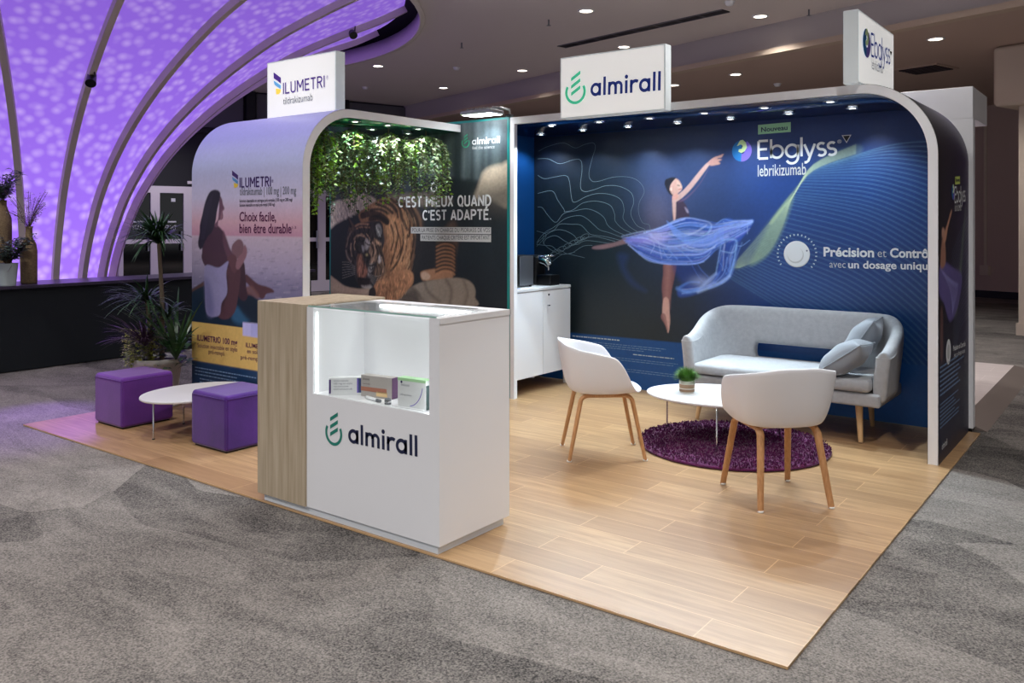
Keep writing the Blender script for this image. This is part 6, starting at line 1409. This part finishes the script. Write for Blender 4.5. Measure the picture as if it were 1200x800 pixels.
def hanging(label, x, y, rad, length, mix, n_str, ls, zt=ZT - .066 - .004):
    t = thing('hanging_plant', label, 'hanging plant', (x, y, zt), 0, 'leafy bunches under the left canopy')
    mbs = MB(); mbl = MB()
    mbs.tube([(x, y, zt), (x, y, zt - .11)], .006, 6)
    for _ in range(int(n_str * 1.45)):
        a = rng.random() * 2 * math.pi; r = rad * math.sqrt(rng.random()); p0 = Vector((x, y, zt - .05)); out = Vector((math.cos(a), math.sin(a), 0))
        L_ = length * (0.46 + .64 * rng.random()) * (1 - .35 * (r / rad) ** 2); p1 = p0 + out * r * .75 + Vector((0, 0, -.03 - .06 * rng.random())); p2 = p0 + out * r + Vector(((rng.random() - .5) * .08, (rng.random() - .5) * .08, -L_))
        kind = int(rng.choice(4, p=mix)); pts = [p0, p1, p1.lerp(p2, .5) + out * .03, p2]
        mbs.tube(pts, .0016, 4, cap=False)
        nl = int(ls * (8 + L_ * 34))
        for i in range(nl):
            k = (i + rng.random()) / nl; k = k ** .85
            p = pts[0].lerp(pts[1], k / .25) if k < .25 else (pts[1].lerp(pts[2], (k - .25) / .375) if k < .625 else pts[2].lerp(pts[3], (k - .625) / .375))
            b = rng.random() * 2 * math.pi; d = Vector((math.cos(b), math.sin(b), -.5 + .7 * rng.random())); s = .022 + .020 * rng.random() if kind != 2 else .018 + .012 * rng.random()
            leaf(mbl, p, d, (rng.normal() * .5, rng.normal() * .5, 1), s * 1.35, s * .85, kind if rng.random() < .8 else int(rng.choice(4, p=mix)))
    mbs.build('stems', M['twig'], t); o = mbl.build('leaves', LV, t); o['kind'] = 'stuff'
    return t
HP = [(-4.42, 1.58, .22, .74, (.30, .60, .05, .05), 34, 'yellow-green hanging leaves at the front bend of the canopy, left end of the greenery'),
      (-4.42, 1.98, .24, .72, (.62, .08, .28, .02), 46, 'dark dense hanging foliage second from the front bend of the canopy'),
      (-4.40, 2.38, .24, .62, (.30, .25, .30, .15), 44, 'mixed green hanging foliage third from the front bend, over the tiger'),
      (-4.30, 2.76, .23, .64, (.18, .12, .42, .28), 46, 'pale sage hanging foliage trailing lowest beside the printed slogan'),
      (-5.00, 1.62, .27, .72, (.45, .45, .05, .05), 34, 'hanging leaves deep under the canopy behind the front bend'),
      (-5.00, 2.10, .28, .66, (.5, .2, .25, .05), 34, 'hanging leaves deep under the canopy, middle of the rear row'),
      (-5.02, 2.62, .28, .62, (.3, .25, .3, .15), 32, 'hanging leaves deep under the canopy, nearest the tiger panel')]
for (x, y, r, l, mix, n_, lab) in HP: hanging(lab, x, y, r, l, mix, n_, 1.25)

# ------------------------------------------------------------------ big planter behind the violet cube
M['pot_grey'] = mat('stone_pot', rgb(196, 192, 186), .6, bump=(40, .1)); M['cane'] = mat('dracaena_cane', rgb(120, 106, 88), .85, bump=(60, .6))
LP = [lm('dracaena_green', rgb(58, 92, 50), rgb(34, 62, 38), .35), lm('cordyline_plum', rgb(88, 62, 84), rgb(52, 36, 54), .4), lm('croton_yellow', rgb(186, 184, 70), rgb(118, 138, 52), .45), lm('broad_leaf', rgb(70, 108, 62), rgb(42, 78, 44), .35), lm('strap_leaf', rgb(62, 100, 52), rgb(32, 64, 36), .35)]
PC = Vector((-5.85, 1.03, 0))
pl = thing('planter', 'large pale pot with dracaena, plum spikes and yellow bush, beside the sea-picture wall', 'plant', PC)
mb = MB(); mb.lathe([(0, .02), (.15, .02), (.155, .03), (.20, .36), (.215, .37), (.215, .41), (.195, .41), (.19, .37), (0, .37)], PC, 40); fixn(mb.build('pot', M['pot_grey'], pl))
mb = MB(); mb.lathe([(0, 0), (.20, 0), (.21, .02), (.16, .022), (0, .022)], PC, 40); mb.build('saucer', M['white'], pl)
mb = MB(); mb.lathe([(0, .385), (.10, .39), (.192, .375)], PC, 24); mb.build('soil', M['soil'], pl)
def rosette(c, n_, L_, w, mi, up=.5, bend=1.3, name='leaf_rosette'):
    mb = MB()
    for k in range(n_):
        a = rng.random() * 2 * math.pi; a = -a if (math.cos(a) > -.2 and math.sin(a) > -.1) else a; e = up + (1.2 - up) * rng.random() ** 1.5 - .35 * (rng.random() < .3)
        blade(mb, Vector(c) + Vector((0, 0, .05 * (rng.random() - .5))), (math.cos(a), math.sin(a), e), L_ * (.65 + .4 * rng.random()), w, bend * (.7 + .6 * rng.random()), 0, 7)
    o = mb.build(name, LP[mi], pl); o['kind'] = 'stuff'
def atpx(px, py, d=None):
    t = float((PC - Vector(CAM)).dot(Vector(FW))) if d is None else d; return Vector(CAM + (FW + RT * (px - 600) / F_PX + UPV * (CY - py) / F_PX) * t)
tops = [atpx(186, 283, 7.42), atpx(172, 352, 7.30)]
for i, (tp_, b_) in enumerate(zip(tops, [PC + Vector((.02, .03, .38)), PC + Vector((-.06, -.03, .38))])):
    mb = MB(); mid = b_.lerp(tp_, .5) + Vector((.03, 0, 0)); mb.tube([b_, mid, tp_], [.022, .018, .016], 10); mb.build('cane', M['cane'], pl)
rosette(tops[0], 135, .52, .026, 0, .45, 1.15); rosette(tops[0] + Vector((0, 0, .02)), 34, .36, .030, 0, 1.5, .5); rosette(tops[1], 84, .42, .020, 0, .4, 1.1); rosette(atpx(196, 372, 7.3), 50, .40, .026, 0, .5, 1.3)
rosette(atpx(170, 402, 7.2), 84, .52, .018, 1, .4, .7)
rosette(atpx(206, 418, 7.2), 26, .80, .030, 4, 1.6, .7)
mb = MB()
for _ in range(620):
    c = atpx(146 + 40 * rng.random(), 385 + 45 * rng.random() ** .8, 7.15 + .2 * rng.random()); a = rng.random() * 6.28; leaf(mb, c, (math.cos(a), math.sin(a), .5 * rng.random()), (0, 0, 1), .055, .026)
o = mb.build('yellow_bush_leaves', LP[2], pl); o['kind'] = 'stuff'
mb = MB()
for _ in range(46):
    c = atpx(182 + 40 * rng.random(), 392 + 42 * rng.random(), 7.1 + .25 * rng.random()); a = rng.random() * 6.28; leaf(mb, c, (math.cos(a), math.sin(a), .2 + .5 * rng.random()), (0, 0, 1), .12, .065, 0, .3)
o = mb.build('broad_leaves', LP[3], pl); o['kind'] = 'stuff'

# ------------------------------------------------------------------ dark bar with its vases
M['bar_front'] = mat('bar_cladding', rgb(9, 18, 25), .8, bump=(120, .15)); M['bar_top'] = mat('bar_top', rgb(60, 52, 74), .3)
br = thing('bar_counter', 'long dark bar counter in front of the glowing purple funnel', 'counter', (-8.9, 1.0, 0))
mb = MB(); mb.box((-9.28, -3.2, 0), (-8.62, 5.0, .87)); mb.build('front', M['bar_front'], br)
mb = MB(); mb.box((-9.32, -3.25, .87), (-8.58, 5.05, .905)); bev(mb.build('worktop', M['bar_top'], br), .004, 2)
mb = MB(); mb.box((-9.22, -3.15, -.008), (-8.66, 4.95, .0)); mb.build('toe_base', M['black'], br)
M['straw'] = mat('woven_straw', rgb(150, 128, 92), .8, bump=(150, .9), var=(60, rgb(104, 86, 60), (1, 1, 4))); M['pale_vase'] = mat('pale_glaze', rgb(196, 210, 210), .35)
LF = [lm('eucalyptus', rgb(84, 104, 88), rgb(56, 76, 66)), mat('plum_blossom', rgb(128, 82, 130), .7), mat('white_blossom', rgb(216, 208, 220), .7)]
def bar_pt(px, py): return Vector(un(px, py, 'z', .905))
def vase(label, px, py, prof_, m, name='vase'):
    q = bar_pt(px, py); t = thing(name, label, 'vase', q); mb = MB(); mb.lathe(prof_, q, 28); fixn(mb.build('body', m, t)); return t, q
sc_ = 8.95 / F_PX
t, q = vase('tall straw-wrapped bottle vase with eucalyptus, cut by the left edge', 3, 331, [(0, 0), (.085, 0), (.092, .02), (.092, .62), (.088, .72), (.06, .80), (.04, .86), (.042, .92), (.03, .92), (.03, .85), (0, .84)], M['straw'])
mbl = MB(); mbs = MB()
for _ in range(16):
    a = rng.random() * 6.28; e = q + Vector((.30 * math.cos(a) * rng.random(), .30 * math.sin(a) * rng.random(), 1.05 + .28 * rng.random())); b = q + Vector((0, 0, .88)); mbs.tube([b, b.lerp(e, .5) + Vector((0, 0, .06)), e], .003, 4, cap=False)
    for k in range(13):
        p = b.lerp(e, .3 + .7 * k / 12); a2 = rng.random() * 6.28; leaf(mbl, p, (math.cos(a2), math.sin(a2), .3), (0, 0, 1), .085, .07)
mbs.build('stems', M['twig'], t); o = mbl.build('leaves', LF[0], t); o['kind'] = 'stuff'
t, q = vase('straw-wrapped bottle vase with plum and white blossom on the bar', 34, 332, [(0, 0), (.078, 0), (.082, .02), (.082, .36), (.07, .44), (.036, .50), (.034, .60), (.04, .63), (.03, .63), (.028, .58), (0, .57)], M['straw'])
mbs = MB(); bl = MB(); wl = MB(); dk = MB()
for _ in range(34):
    a = rng.random() * 6.28; r = .24 * math.sqrt(rng.random()); b = q + Vector((0, 0, .60)); e = q + Vector((r * math.cos(a), r * math.sin(a), .70 + .33 * rng.random())); mbs.tube([b, b.lerp(e, .5) + Vector((0, 0, .04)), e], .002, 4, cap=False)
    for k in range(9):
        p = b.lerp(e, .35 + .65 * k / 8) + Vector((rng.normal() * .012, rng.normal() * .012, rng.normal() * .012)); a2 = rng.random() * 6.28; leaf((bl, wl, dk)[int(rng.choice(3, p=(.5, .22, .28)))], p, (math.cos(a2), math.sin(a2), .4), (0, 0, 1), .030, .024)
mbs.build('stems', M['twig'], t)
for nm, m_b, mm in (('plum_blossom', bl, LF[1]), ('white_blossom', wl, LF[2]), ('leaves', dk, LF[0])): o = m_b.build(nm, mm, t); o['kind'] = 'stuff'
t, q = vase('pale bucket vase with dark eucalyptus at the bar edge', 9, 334.8, [(0, 0), (.074, 0), (.078, .01), (.098, .235), (.104, .24), (.092, .235), (.074, .03), (0, .03)], M['pale_vase'], 'bucket_vase')
mb = MB(); mb.tube([q + Vector((-.098, 0, .22)), q + Vector((-.09, -.03, .16)), q + Vector((0, -.10, .13)), q + Vector((.09, -.03, .16)), q + Vector((.098, 0, .22))], .004, 6); mb.build('handle', M['steel'], t)
mbl = MB(); mbs = MB()
for _ in range(26):
    a = rng.random() * 6.28; r = .27 * math.sqrt(rng.random()); b = q + Vector((0, 0, .20)); e = q + Vector((r * math.cos(a), r * math.sin(a), .34 + .2 * rng.random())); mbs.tube([b, b.lerp(e, .5) + Vector((0, 0, .05)), e], .003, 4, cap=False)
    for k in range(10):
        p = b.lerp(e, .3 + .7 * k / 9); a2 = rng.random() * 6.28; leaf(mbl, p, (math.cos(a2), math.sin(a2), .3), (0, 0, 1), .08, .06)
mbs.build('stems', M['twig'], t); o = mbl.build('leaves', LF[0], t); o['kind'] = 'stuff'

# ------------------------------------------------------------------ neighbouring stand behind
nb = thing('neighbour_stand', 'white wall and boxed canopy of the next stand behind the blue alcove', 'display stand', (-.6, 4.26, 0))
mb = MB(); mb.box((-2.2, 4.215, .02), (-.052, 4.30, 2.36)); mb.build('wall_board', M['white'], nb)
mb = MB(); mb.box((-2.2, 4.215, 2.36), (-.052, 4.885, 2.60)); bev(mb.build('canopy_box', M['white'], nb), .003, 1)
mb = MB(); mb.box((-2.2, 4.22, -.006), (-.06, 4.295, .02)); mb.build('foot_rail', M['black'], nb)
M['white_floor'] = plank_mat('white_vinyl', rgb(226, 214, 210), rgb(208, 196, 192), rgb(204, 192, 188), .35, (1.2, .3)); M['ramp'] = mat('ramp_strip', rgb(112, 100, 94), .7)
pf = thing('neighbour_platform', 'raised pale platform floor of the next stand with grey ramp edge', 'platform', (-1.5, 6, 0))
mb = MB(); mb.box((-3.2, 4.31, -.011), (-.15, 7.45, .055)); mb.build('deck', M['white_floor'], pf)
mb = MB(); mb.add([(-.15, 4.31, -.011), (-.15, 7.45, -.011), (-.15, 7.45, .055), (-.15, 4.31, .055), (.03, 4.31, -.011), (.03, 7.63, -.011)], [(3, 2, 5, 4), (0, 3, 4), (0, 4, 5, 1), (1, 5, 2)]); fixn(mb.build('ramp', M['ramp'], pf))
spot('neighbour_lamp', (-1.2, 5.6, 3.9), (-1.2, 5.6, 0), 160, 110, .6, .1, (1, .93, .9))
spot('neighbour_purple', (-.6, 4.7, .12), (-.3, 4.55, 2.5), 5, 80, .8, .05, (.6, .4, 1))
